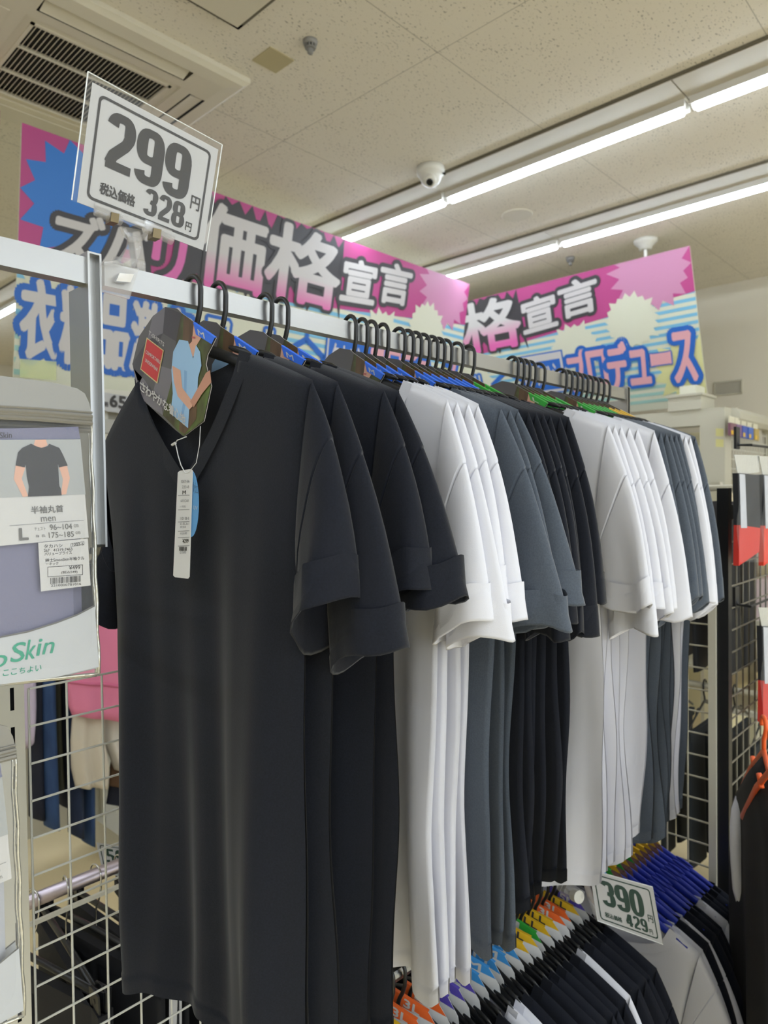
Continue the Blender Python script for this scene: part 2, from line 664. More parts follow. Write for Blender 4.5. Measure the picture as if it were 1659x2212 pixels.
p = at(1117, 464, 'Z', CZ)
b = MB()
b.lathe([(0, -.006), (.085, -.006), (.09, -.003), (.09, 0)], O=p, n=36)
tag(b.build('ceiling_speaker', ACM, smooth=False), 'flat round cream disc on the ceiling between the two light rows', 'ceiling disc')

# wall vent
p = at(1573, 838, 'X', X1)
t = thing('wall_vent', 'small louvred grey vent high on the cream wall', 'wall vent', p)
b = MB()
for z in (-.05, .05):
    b.box((-.012, -.1, z-.006), (0, .1, z+.006))
for y in (-.1, .1):
    b.box((-.012, y-.005, -.056), (0, y+.005, .056))
b.build('frame', CREAM_DARK, t)
b = MB()
for k in range(7):
    z = -.04+.0133*k
    b.poly([(-.010, -.1, z-.005), (-.002, -.1, z+.004), (-.002, .1, z+.004), (-.010, .1, z-.005)], thick=(0, 0, .0012))
b.build('louvres', mat('vent_grey', '#c2bcab', .6), t)

# ------------------------------------------------------------------ banners
PINK = mat('banner_pink', '#b54680', .5)
LPINK = mat('banner_light_pink', '#c486a5', .5)
CREAMP = mat('banner_cream', '#d3d2bb', .5)
CYAN = mat('banner_cyan', '#79b4cf', .5)
BBLUE = mat('banner_blue', '#2563b8', .5)
BLBLUE = mat('banner_bright_blue', '#3478c8', .5)
BBLACK = mat('banner_black', '#3f3c3e', .5)
BWHITE = mat('banner_white', '#c8c3bf', .5)
BPINKT = mat('banner_rose', '#dda3a8', .5)
BTEAL = mat('banner_teal', '#9cc3b8', .5)
BYEL = mat('banner_straw', '#d6d295', .5)


TWO = mat('banner_white_to_rose', '#d6d2cf', .5)
_nt = TWO.node_tree
_tc, _sp, _mr, _mx = (_nt.nodes.new(k) for k in ('ShaderNodeTexCoord', 'ShaderNodeSeparateXYZ', 'ShaderNodeMapRange', 'ShaderNodeMix'))
_mx.data_type = 'RGBA'
_mx.inputs[6].default_value = lin('#d864a4')
_mx.inputs[7].default_value = lin('#c8c3bf')
_mr.inputs['From Min'].default_value = .60
_mr.inputs['From Max'].default_value = .76
_nt.links.new(_tc.outputs['Object'], _sp.inputs[0])
_nt.links.new(_sp.outputs[2], _mr.inputs['Value'])
_nt.links.new(_mr.outputs['Result'], _mx.inputs[0])
_nt.links.new(_mx.outputs[2], _nt.nodes['Principled BSDF'].inputs['Base Color'])


def banner(label, O, U, V, N, group):
    """O bottom-left, U along, V up, N outward (towards the viewer); thick board with printed layers"""
    O, U, V, N = (np.array(q, float) for q in (O, U, V, N))
    t = thing('sale_banner', label, 'banner', O+U*.5, group=group)
    base = O+U*.5

    def P(u, v, e):
        return O+U*u+V*v+N*e*.0012-base
    bd = MB()
    bd.poly([P(0, 0, -6), P(1, 0, -6), P(1, 1, -6), P(0, 1, -6)], CREAMP, thick=N*.0072)
    bd.build('board', None, t)

    def clip(pts, lo=0., hi=1., vlo=0., vhi=1.):
        return [(min(max(u, lo), hi), min(max(v, vlo), vhi)) for u, v in pts]

    pr = MB()

    def lay(pts, m, e):
        pr.poly([P(u, v, e) for u, v in clip(pts)], m)
    # cyan stripes under a diagonal
    for k in range(16):
        v0 = .04+.0475*k
        lay([(0, v0), (1, v0+.012), (1, v0+.034), (0, v0+.022)], CYAN if k > 3 else BTEAL, 1)
    lay([(0, .54), (.48, .585), (1, .725), (1, 1), (0, 1)], PINK, 2)
    a = .34      # real aspect of v to u
    def st(cu, cv, ro, ri, n, m, e, seed):
        lay([(cu+x*a, cv+y) for x, y in star(n, ro, ri, seed=seed)], m, e)
    st(.37, .27, .36, .3, 20, CREAMP, 2.4, 31)
    st(.12, .22, .4, .33, 20, CREAMP, 2.4, 32)
    st(.085, .76, .285, .2, 14, BLBLUE, 3, 3)
    st(.915, .90, .26, .2, 17, LPINK, 3, 5)
    st(.86, .62, .19, .155, 19, CREAMP, 4, 7)
    st(.72, .50, .19, .15, 17, CREAMP, 3.4, 9)
    st(.97, .25, .24, .17, 13, BYEL, 1.6, 11)
    # black burst behind the big word
    rd = random.Random(4)
    ring = []
    for k in range(26):
        w = k/25
        ring.append((.245+.35*w, .60+.03*w+rd.uniform(-.05, .045)+(-.035 if k % 2 else .02)))
    for k in range(26):
        w = 1-k/25
        ring.append((.25+.34*w, 1.0 - (rd.uniform(0, .1) if k % 2 else 0)))
    lay(ring, BBLACK, 3.2)
    pr.build('printed_pattern', None, t)

    tx = MB()

    def word(s, u0, u1, v0, v1, m, e, bold=.02, out=0, mo=None, sl=0., rise=0.):
        OO, UU, VV = P(u0, v0, e), U*(u1-u0)+V*rise, V*(v1-v0)+U*sl
        if mo is not None:
            write(tx, s, P(u0, v0, e-.5), UU, VV, mo, bold, out)
        write(tx, s, OO, UU, VV, m, bold)
    word('ズ', .035, .108, .50, .73, BWHITE, 4.6, .03, .10, BBLACK, .01)
    word('バ', .108, .188, .50, .76, BWHITE, 5.2, .03, .10, BBLACK, .012)
    word('リ', .192, .245, .52, .80, mat('banner_mid_pink', '#d86cab', .5), 5.8, .03, .10, BBLACK, .008)
    # upper part white, lower part rose: two-tone letters
    word('価', .272, .40, .57, .95, TWO, 6.2, .032, .05, BBLACK, .006)
    word('格', .408, .582, .60, .97, TWO, 6.8, .032, .05, BBLACK, .006)
    word('宣', .592, .684, .67, .90, BWHITE, 5.4, .035, .11, BBLACK, .004, .02)
    word('言', .696, .79, .72, .95, BWHITE, 6.0, .035, .11, BBLACK, .004, .02)
    for i, ch in enumerate('衣料品激安'):
        word(ch, .008+.0535*i, .055+.0535*i, .115, .425, BWHITE, 4.2+.5*i, .03, .085, BBLUE)
    for i, ch in enumerate('ワール'):
        w = (.30, .355, .41)[i]
        word(ch, w, w+.044, (.16, .24, .16)[i], (.42, .32, .42)[i], CREAMP, 5.4+.4*i, .0, .07, BBLUE)
    # clothes-hanger pictogram
    def stroke(pts, w, m, e):
        for (a0, b0), (a1, b1) in zip(pts, pts[1:]):
            d = np.array([(a1-a0)/a, b1-b0])
            d /= np.linalg.norm(d)+1e-9
            nx, ny = -d[1]*w*a, d[0]*w
            ex, ey = d[0]*w*.6*a, d[1]*w*.6
            tx.poly([P(a0+nx-ex, b0+ny-ey, e), P(a0-nx-ex, b0-ny-ey, e), P(a1-nx+ex, b1-ny+ey, e), P(a1+nx+ex, b1+ny+ey, e)][::-1], m)
    stroke([(.472, .33), (.517, .41), (.562, .33), (.562, .20), (.472, .20), (.472, .33)], .017, BBLUE, 4)
    stroke([(.517, .41), (.517, .45), (.528, .47)], .014, BBLUE, 4.2)
    stroke([(.492, .30), (.542, .30), (.542, .23), (.492, .23), (.492, .30)], .012, BBLUE, 4.4)
    tx.poly([P(u, v, 4) for u, v in ((.566, .20), (.684, .20), (.684, .51), (.566, .51))], BBLUE)
    tx.poly([P(u, v, 4.5) for u, v in ((.570, .21), (.680, .21), (.680, .50), (.570, .50))], BWHITE)
    tx.poly([P(u, v, 5) for u, v in ((.574, .23), (.674, .23), (.674, .45), (.574, .45))], BBLUE)
    word('タカ', .582, .624, .27, .42, BWHITE, 5.6, .02)
    word('ハシ', .628, .668, .27, .42, BWHITE, 5.6, .02)
    for i, ch in enumerate('プロデュース'):
        w = .694+.0495*i
        word(ch, w, w+.044, (.19, .19, .17, .19, .30, .17)[i], (.48, .46, .49, .42, .38, .49)[i], BPINKT, 5.6+.5*i, .03, .10, BBLUE)
    tx.build('lettering', None, t)
    return t


Ob = np.array([1.077, 3.165, 2.0])
UL = np.array([3.04, 0, 0])
VL = np.array([0, -.165, 1.035])
NL = np.array([0, -1, -.16])
NL /= np.linalg.norm(NL)
banner('pink and cyan sale banner whose big left half stands behind the 299 price card', Ob, UL, VL, NL, 'sale banners above the racks')
Or = np.array([4.77, 4.61, 2.08])
NR = np.array([-1, 0, -.337])
NR /= np.linalg.norm(NR)
banner('pink and cyan sale banner turned towards the wall, under the ceiling stem', Or, (0, -3.04, 0), (-.32, 0, .95), NR, 'sale banners above the racks')
banner('sliver of another pink sale banner at the upper left edge', Ob-np.array([3.04+.082, 0, -.015]), UL, VL, NL, 'sale banners above the racks')

# ceiling stem which carries the second banner
p = at(1403, 508, 'Z', CZ)
p[0] = 4.46
t = thing('ceiling_hook_stem', 'white round ceiling base with a short stem above the farther banner', 'ceiling fitting', (4.46, 1.85, CZ))
b = MB()
b.lathe([(0, 0), (.075, 0), (.075, -.014), (.06, -.03), (.045, -.04), (.04, -.06), (.012, -.062)], n=28)
b.build('base', mat('white_camera_plastic', '#d9d6cc', .4), t, smooth=True)
b = MB()
b.tube([(0, 0, -.05), (0, 0, -.118)], .011, 12)
b.build('stem', mat('white_camera_plastic', '#d9d6cc', .4), t)

# ================================================================== THE ISLAND RACK
RZ = 1.738            # height of the upper rail
RY = 0.72             # its distance along y
X_UP = [0.322, 1.60]  # brackets
LRZ = 0.765           # lower rail

rail = MB()
rail.box((X_UP[0]+.012, RY-.008, RZ-.0125), (X_UP[1]+.004, RY+.008, RZ+.0125))
tag(rail.build('upper_rail', STEEL), 'long flat steel rail carrying the black, white and grey T-shirts', 'clothes rail')
rail = MB()
rail.box((-.9, RY-.008, RZ-.0145), (X_UP[0]-.004, RY+.008, RZ+.0125))
tag(rail.build('upper_rail', STEEL), 'flat steel rail of the neighbouring bay at the left edge above the packets', 'clothes rail')


def bracket(x, label):
    t = thing('rail_bracket', label, 'rail bracket', (x, RY, 0), group='steel rail brackets')
    b = MB()
    z0, z1 = 1.452, RZ+.016
    # hollow upright: two bright flanges and a dark web, rounded foot
    for s in (-1, 1):
        b.box((s*.0062-.0011, -.012, z0), (s*.0062+.0011, .012, z1))
    b.box((-.0062, -.002, z0), (.0062, .002, z1))
    b.box((-.0073, -.012, z1), (.0073, .012, z1+.002))
    pts = [(0, -.001, z0+.003), (0, .003, z0-.004), (0, .014, z0-.011), (0, .03, z0-.013), (0, .245, z0-.013)]
    b.tube(pts, .0072, 8)
    b.build('upright', STEEL, t)
    p = MB()
    prof = [(.012, z1-.03), (.036, z1-.03), (.036, z1-.16), (.033, z1-.19), (.024, z1-.22), (.012, z1-.25)]
    p.poly([(-.0070, y, z) for y, z in prof], thick=(.003, 0, 0))
    p.build('side_plate', STEEL, t)
    return t


bracket(X_UP[0], 'steel rail bracket beside the hanging packets, at the near end of the T-shirt rail')
bracket(X_UP[1]+.006, 'steel rail bracket at the far end of the T-shirt rail')

# slotted uprights
SLOT = mat('slot_shadow', '#121316', .9)


def slotted_post(x, y, z1, label, name='slotted_post'):
    t = thing(name, label, 'shelving post', (x, y, 0), group='slotted cream posts')
    b = MB()
    w = .021
    # front face is built round two columns of real slots
    cols = [(-w, -.0135), (-.0085, .0085-.0135), (.0, .0)]
    xs = [-w, -.0145, -.0095, .0035, .0085, w]
    zs = [0.0]
    z = .03
    while z < z1-.03:
        zs += [z, z+.03]
        z += .052
    zs.append(z1)
    fy = -.02
    for j in range(len(zs)-1):
        for i in range(5):
            if i in (1, 3) and j % 2 == 1:
                continue
            b.poly([(xs[i], fy, zs[j]), (xs[i+1], fy, zs[j]), (xs[i+1], fy, zs[j+1]), (xs[i], fy, zs[j+1])])
    b.grid([[(-w, -.02, 0), (-w, -.02, z1)], [(-w, .02, 0), (-w, .02, z1)], [(w, .02, 0), (w, .02, z1)], [(w, -.02, 0), (w, -.02, z1)]], flip=True)
    b.poly([(-w, -.02, z1), (w, -.02, z1), (w, .02, z1), (-w, .02, z1)])
    b.build('channel', CREAM_STEEL, t)
    b = MB()
    b.box((-w+.002, -.012, .01), (w-.002, -.008, z1-.002))  # near-black sheet stands in for the shade inside the slots
    b.build('slot_shade_sheet', SLOT, t)
    b = MB()
    b.box((-.03, -.28, 0), (.03, .28, .06))
    b.build('foot', CREAM_STEEL, t)
    return t


slotted_post(.317, 1.0, 1.50, 'slotted cream post behind the hanging packets')
slotted_post(1.66, 1.0, 1.50, 'slotted cream post at the far end of the T-shirt rack')
slotted_post(-.92, 1.0, 1.50, 'slotted cream post of the neighbouring bay, outside the photograph')


def wire_panel(name, label, O, U, V, nu, nv, r, m, frame_r=None, group='wire mesh panels', u0=0., v0=0., cat='mesh panel'):
    """grid of wires: nu wires along V spaced by U, nv wires along U spaced by V"""
    O, U, V = (np.array(q, float) for q in (O, U, V))
    N = np.cross(U, V)
    N /= np.linalg.norm(N)
    t = thing(name, label, cat, O, group=group)
    b = MB()
    for i in range(nu):
        b.tube([U*(i+u0), U*(i+u0)+V*(nv-1+2*v0)], r, 6)
    b.build('upright_wires', m, t)
    b = MB()
    for j in range(nv):
        b.tube([V*(j+v0)+N*r*2, U*(nu-1+2*u0)+V*(j+v0)+N*r*2], r, 6)
    b.build('cross_wires', m, t)
    if frame_r:
        b = MB()
        A, B = U*(nu-1+2*u0), V*(nv-1+2*v0)
        for p, q in ((0*A, A), (A, A+B), (A+B, B), (B, 0*A)):
            b.tube([p, q], frame_r, 8)
        b.build('frame', m, t)
    return t


MESHM = mat('white_coated_wire', '#d6d5cb', .4)
# the wires behind the black shirt: a vertical one is seen at px 140, a cross one at z 1.197
wx = at(140, 1546, 'Y', 1.0)[0]
wire_panel('mesh_panel', 'white wire mesh behind the front black T-shirt', (wx-.0505, .992, 1.197-.051*21), (.0505, 0, 0), (0, 0, .051), 26, 23, .0016, MESHM)
wire_panel('mesh_panel', 'white wire mesh at the lower left, behind the stacked packets', (.315-.0505*24, .992, 1.197-.051*21-.006), (.0505, 0, 0), (0, 0, .051), 24, 23, .0016, MESHM)

# ------------------------------------------------------------------ hangers


def hanger(label, group, mt, hw=.205, name='clothes_hanger', droop=0., thick=1.):
    """origin at the rail's axis; the arms run along local y, near end at -y"""
    t = thing(name, label, 'hanger', group=group)
    b = MB()
    pts = []
    for k in range(15):                                   # C of the hook, open towards +y
        a = R(-25)+R(215)*k/14
        pts.append((0, -.0165*math.cos(a-R(0))*-1 if False else .0165*math.cos(R(180)-a)*-1, .0035+.0165*math.sin(a)))
    # start at the far tip (+y), over the top, down the near side (-y)
    pts = [(0, .0165*math.cos(R(-20+k*200/14)), .005+.0175*math.sin(R(-20+k*200/14))) for k in range(15)]
    pts += [(0, -.0155, -.014), (0, -.011, -.027), (0, -.004, -.040), (0, 0, -.052), (0, 0, -.064)]
    b.tube(pts, [.0022]+[.0031]*13+[.0032]*4+[.0036, .004], 8)
    b.build('hook', mt, t, smooth=True)
    a = MB()
    pts, rr = [], []
    for k in range(25):
        u = -1+2*k/24
        y = hw*.93*u
        z = -.064-.068*abs(u)**1.35+.006*(1-abs(u))**6-max(0, u)**.9*droop
        pts.append((0, y, z))
        rr.append((.0078-.0030*abs(u))*thick)
    a.tube(pts, rr, 8, flat=(1, .48), upv=(0, 0, 1))
    a.build('arms', mt, t, smooth=True)
    for s in (-1, 1):                                     # raised strap notches
        n = MB()
        q = [(0, s*hw*u, -.064-.068*u**1.35+.0105-(droop*u**.9 if s > 0 else 0)) for u in (.34, .40, .47, .53)]
        n.tube(q, [.002, .0042, .0042, .0015], 6, flat=(1, .7), upv=(0, 0, 1))
        n.build('strap_notch', mt, t, smooth=True)
    return t


def fold(y, z, X, amp, k=1.0):
    s = max(0., min(1., (-z-.10)/.6))
    return amp*s*(math.sin(24*y*k+1.3*math.sin(3.1*z)+2.2*X*3)+.45*math.sin(53*y*k+1.1-2.4*z+X*5)+.25*math.sin(97*y+2*z))


def shirt(kind, label, group, m, seed, X, L=.78, hw=.205, hwb=.197, neck='v', nw=.088, fd=.18, tk=.008, sl=.205, so=.085, open_=.022, famp=.010,
          res=1.0, sleeve_in=-.30, long_tail=.018, name='t_shirt', edge=1.0, dy=0., twist=0., trim=0., droop=0., vp=.86):
    """a T-shirt hanging in the local y-z plane, front to -x; origin on the rail axis"""
    rd = random.Random(seed)
    t = thing(name, label, 'T-shirt', group=group)
    def zh(y):                                            # the fabric lies on the hanger arms
        return -.0525-.068*(abs(y)/.205)**1.35
    NZ = zh(nw)
    sd = max(.02, NZ-zh(hw))
    ph = [rd.uniform(0, 6.28) for _ in range(8)]

    def W(z, s):
        d = max(0., min(1., (-z-sd)/.16))
        w = hw+(hwb-hw)*d
        e = max(0., min(1., (-z-.22)/.35))
        w += edge*e*(.007*math.sin(9*z+ph[0]+s)+.004*math.sin(19*z+ph[1]+2*s))-edge*.006*e
        return w

    def ztop(y, front):
        a = abs(y)
        if a < nw:
            if not front:
                return -.016*(1-(a/nw)**2)
            if neck == 'v':
                q = max(0., 1-a/nw)
                return -fd*(q**vp)
            return -fd*math.sqrt(max(0, 1-(a/nw)**2))
        q = max(0., min(1., (a-nw)/(hw-nw)))
        return -sd*q**1.15-(droop*q**.9 if y > 0 else 0)

    NU, NV = int(40*res)//2*2, int(44*res)
    us = sorted(set([round(-1+2*i/NU, 5) for i in range(NU+1)]+[-nw/hw, nw/hw]))
    out = MB()
    zb0 = -L

    def pt(u, v, side):
        y0 = u*hw
        zt = ztop(y0, side < 0)
        zb = zb0+.006*math.sin(5*u+ph[2])+.004*math.sin(11*u+ph[3])+.022*abs(u)**10
        # rows dense at the top and at the hem
        vv = v*v*(3-2*v)*.25+v*.75
        z = zt+(zb-zt)*vv
        w = W(z, 0 if u < 0 else 1.3)
        blend = max(0., min(1., (zt-z)/.05))
        y = u*(hw+(w-hw)*blend)
        if u > 0:
            y -= trim*u*max(0., min(1., (-z-.12)/.2))
        th = tk*max(0., 1-abs(u)**6)**.5
        if abs(y0) >= nw*.999:
            th *= math.sqrt(max(0., min(1., (zt-z)/.014)))
        else:
            edge_ = min(1., (nw-abs(y0))/.02)
            th *= edge_+(1-edge_)*math.sqrt(max(0., min(1., (zt-z)/.014)))
            th = max(th, .006*edge_)
        x = side*th*(1.0+.35*math.sin(4*z+ph[4]+3*u))
        f = fold(y, z, X, famp)
        hem = .0012*side if v > .965 else 0
        if side > 0:
            x += .6*max(0, fold(y+.02, z, X+.6, famp*.5))
        return (x+f+hem, y+dy, z+NZ)
    vrows = [i/NV for i in range(NV+1)]
    vrows = sorted(set(vrows+[.963, .967]))
    for side in (-1, 1):
        out.grid([[pt(u, v, side) for u in us] for v in vrows], flip=side > 0)
    out.build('body', m, t, smooth=True, weld=.0006)
    # neckband
    nb = MB()

    def nk(side, off):
        ps = []
        for k in range(25):
            y = -nw+2*nw*k/24
            zt = ztop(y*.9999, side < 0)
            ps.append((y, zt))
        r_ = []
        for i, (y, z) in enumerate(ps):
            a_, b_ = ps[max(0, i-1)], ps[min(24, i+1)]
            d = np.array([b_[0]-a_[0], b_[1]-a_[1]])
            d /= np.linalg.norm(d)+1e-9
            n_ = np.array([d[1], -d[0]])
            if side > 0:
                n_ = np.array([0, -1])
            q = np.array([y, z])+n_*off
            e_ = max(0., min(1., (nw-abs(y))/.02))
            r_.append((side*max(.0015, .0075*e_**.5)+side*.0016, q[0]+dy, q[1]+NZ+.001))
        return r_
    for side in (-1, 1):
        nb.grid([nk(side, -.0005), nk(side, .004), nk(side, .017), nk(side, .0185)])
    nb.build('neckband', m, t, smooth=True)
    # sleeves
    for s in (-1, 1):
        sm = MB()
        n, mr = int(22*res)//2*2, 16
        dr = droop if s > 0 else 0
        tip = np.array([0, s*hw*1.0, -sd-.002-dr])
        pit = np.array([0, s*(hwb-.012), -sd-.185])
        soo = so*rd.uniform(.8, 1.15) if s < 0 else so*.75
        sll = sl*rd.uniform(.93, 1.08)
        B_ = np.array([0, s*(hw+soo), -sd-sll-dr*.6])
        C_ = np.array([0, s*(hwb+.004), -sd-sll-long_tail*rd.uniform(.8, 1.4)])
        tw = twist if s < 0 else 0
        rows_ = []
        ss = [0, .03, .08, .15, .22, .268, .276, .285, .292, .30, .36, .46, .58, .70, .80, .865, .875, .90, .95, .985, 1.0]
        for q in ss:
            A0 = tip+(B_-tip)*q+np.array([0, s*.012*math.sin(math.pi*q), 0])
            A1 = pit+(C_-pit)*q
            mid, hv = (A0+A1)/2, (A0-A1)/2
            tx = .007+(open_-.007)*q**1.2
            if abs(q-.285) < .001:
                tx = max(.002, tx-.0045)
                hv = hv*.972
            elif q < .28:
                tx += .0016*min(1, q*12)
                hv = hv*(1+.012*min(1, q*12))
            if q > .87:
                tx += .0013
                hv = hv*1.012
            row = []
            for k in range(n):
                w = 2*math.pi*k/n
                c_, s_ = math.cos(w), math.sin(w)
                p = mid+hv*(abs(c_)**.8*math.copysign(1, c_))+np.array([s_*tx, 0, 0])
                # soft crumple towards the cuff
                p[0] += q*q*(.006*math.sin(3*c_+ph[5]+s)+.003*math.sin(7*c_+ph[6]))
                p[2] += q**3*(.009*math.sin(2.6*c_+ph[7])-.003)
                if tw:
                    d = p-tip
                    a_ = tw*q*(.4+.6*min(1, abs(d[2])/.1))
                    dx, dyy = d[0], d[1]-0
                    cc, cs = math.cos(a_), math.sin(a_)
                    p = tip+np.array([dx*cc-dyy*cs, dx*cs+dyy*cc, d[2]])
                p[0] += fold(p[1], p[2], X, famp)
                row.append((p[0], p[1]+dy, p[2]+NZ))
            row.append(row[0])
            rows_.append(row)
        sm.grid(rows_, flip=s > 0)
        # turned-in hem: an inner wall so that the cuff has thickness
        last = np.array(rows_[-1])
        cen = last.mean(0)
        inn = [[tuple(cen+(p-cen)*.93+np.array([0, 0, .002])) for p in last], [tuple(cen+(p-cen)*.88+np.array([0, 0, .045])) for p in last]]
        sm.grid([rows_[-1]]+inn, flip=s > 0)
        sm.build('sleeve', m, t, smooth=True, weld=.0001)
    return t


def solve_yaw(X, tip_px, z=1.60, hw=.205, dy=0.0, ry=RY):
    best, ba = 1e9, 0
    for k in range(-320, 321):
        a = k/20
        P = (X+hw*math.sin(R(a)), ry-hw*math.cos(R(a)), z)
        e = abs(to_px(P)[0]-tip_px)
        if e < best:
            best, ba = e, a
    return R(ba)


HOOKS = [(415, 688, 'k'), (470, 731, 'k'), (570, 831, 'k'), (605, 863, 'k'),
         (755, 968, 'w'), (780, 989, 'w'), (800, 1013, 'w'), (825, 1034, 'w'),
         (860, 1083, 'c'), (878, 1103, 'c'), (895, 1120, 'c'),
         (912, 1143, 'k'), (930, 1160, 'k'), (945, 1175, 'k'), (960, 1190, 'k'), (985, 1211, 'k'), (1010, 1230, 'k'),
         (1105, 1315, 'w'), (1118, 1329, 'w'), (1130, 1343, 'w'), (1142, 1360, 'w'), (1162, 1378, 'w'),
         (1210, 1414, 'w'), (1222, 1428, 'c'), (1234, 1440, 'c'), (1245, 1450, 'c'), (1256, 1461, 'c'), (1267, 1470, 'c'),
         (1279, 1481, 'w'), (1291, 1492, 'w'), (1303, 1503, 'c')]
RUN = []
prev = None
for h, t_, c in HOOKS:
    if c != prev:
        RUN.append([c, 0])
    RUN[-1][1] += 1
    prev = c
NAMES = {'k': 'black', 'w': 'white', 'c': 'charcoal grey'}
KM = {'k': BLACK_KNIT, 'w': WHITE_KNIT, 'c': CHAR_KNIT}
# which run of a colour it is, told by its neighbours
RUNTXT = ['in the nearest black bunch', 'in the nearer white bunch', 'in the nearer charcoal bunch',
          'in the middle black bunch', 'in the farther white bunch', 'in the far charcoal bunch',
          'of the last white pair', 'at the very end of the rail']
CARD_AT = []
UP_SHIRTS = []
UP_HANGERS = []
hg0 = None
ri, ki = 0, 0
for i, (h, tp, c) in enumerate(HOOKS):
    if ki >= RUN[ri][1]:
        ri, ki = ri+1, 0
    n_in = RUN[ri][1]
    which = ORD[ki] if n_in > 1 else 'single'
    nm = NAMES[c]
    Xh = at(h, 620+(h-415)*.235, 'Y', RY)[0]
    ya = solve_yaw(Xh, tp)
    if i == 0:
        lab = 'nearest black V-neck T-shirt with a white price tag on a string'
    elif n_in == 1:
        lab = '%s T-shirt at the end of the rail' % nm
    else:
        lab = '%s %s T-shirt %s' % (which, nm, RUNTXT[ri])
    rd = random.Random(100+i)
    kw = dict(hwb=.196+rd.uniform(-.006, .004), tk=.0065, open_=.016+.006*rd.random(), famp=.017, L=.79 if Xh < .6 else (.80 if Xh < .78 else (.80 if c == 'c' and Xh < 1 else (.765 if Xh < 1 else .835))), nw=.092 if Xh < .6 else .118)
    if i == 0:
        kw.update(open_=.036, so=.05, sl=.20, twist=R(-14), tk=.009, long_tail=.085, dy=.008, hwb=.192, trim=.026, fd=.135, nw=.097, famp=.017, L=.785, droop=.042, vp=.66)
    elif i in (1, 2, 3):
        kw.update(open_=.026, so=(.075, .065, .10)[i-1], sl=(.245, .225, .215)[i-1], long_tail=.035, tk=.009)
    elif i < 8:
        kw.update(so=(.075, .088, .085, .100)[i-4], hwb=.187, sl=(.26, .27, .262, .268)[i-4], nw=.125)
    elif i < 11:
        kw.update(so=.092, sl=.262)
    elif i < 17:
        kw.update(so=.062, sl=.285)
    elif i < 23:
        kw.update(so=.072, hwb=.187, sl=.31, nw=.125, L=.84 if ki == 0 else .825)
    else:
        kw.update(so=.05, sl=.33)
    if Xh > 1.0:
        kw.update(res=.8)
    s = shirt(c, lab, '%s T-shirts on the upper rail' % nm, KM[c], 40+i, Xh, **kw)
    s.location = (Xh, RY, RZ)
    s.rotation_euler = (0, 0, ya)
    UP_SHIRTS.append(s)
    hl = 'black hanger of the ' + (lab.replace('nearest black V-neck T-shirt with a white price tag on a string', 'nearest black V-neck T-shirt'))
    if i == 0:
        g = hanger(hl, 'black hangers on the upper rail', BLACK_PLASTIC, hw=.197, droop=.048)
    elif hg0 is None:
        hg0 = g = hanger(hl, 'black hangers on the upper rail', BLACK_PLASTIC)
    else:
        g = copy_tree(hg0)
        g['label'] = hl
    g.location = (Xh, RY, RZ)
    g.rotation_euler = (0, 0, ya)
    UP_HANGERS.append((g, lab, Xh, ya))
    ki += 1

# ================================================================== CARDS, TAGS, PRICE CARDS, PACKETS
GREYCARD = mat('card_grey_print', '#5d5a5b', .35)
GREYCARD2 = mat('card_pale_facets', '#77737a', .35)
GREYCARD3 = mat('card_dark_facets', '#48444a', .35)
FOREST = mat('card_forest_print', '#5f7436', .35, var=(28, '#3f3420', (1, 1, .6)))
TRUNK = mat('card_trunk_print', '#6a5036', .35, var=(60, '#4a3726', (1, 1, .3)))
SKIN = mat('printed_skin', '#d9a78f', .4)
SKIN2 = mat('printed_skin_shade', '#c48f78', .4)
SKYTEE = mat('printed_light_blue_tee', '#9cc3e6', .4)
SKYTEE2 = mat('printed_blue_tee_folds', '#84aedb', .4)
REDP = mat('card_red', '#c93336', .35)
GOLD = mat('card_gold_line', '#d3c48a', .35)
CARDBACK = mat('card_board', '#cfc9c0', .6)
STRIP = {'blue': mat('size_strip_blue', '#3472ea', .4), 'green': mat('size_strip_green', '#34a63c', .4), 'yellow': mat('size_strip_yellow', '#e2b522', .4),
         'orange': mat('size_strip_orange', '#ee6a2c', .4), 'purple': mat('size_strip_purple', '#5b4cb4', .4), 'sky': mat('size_strip_sky', '#3f93d8', .4)}
WHITEP = mat('print_white', '#cbc9c6', .5)

CX = .4285
CO = np.array([CX, RY, RZ])


def C3(x, y, e=0):
    p = at(x, y, 'X', CX)-CO
    p[0] -= e*.00022
    return p


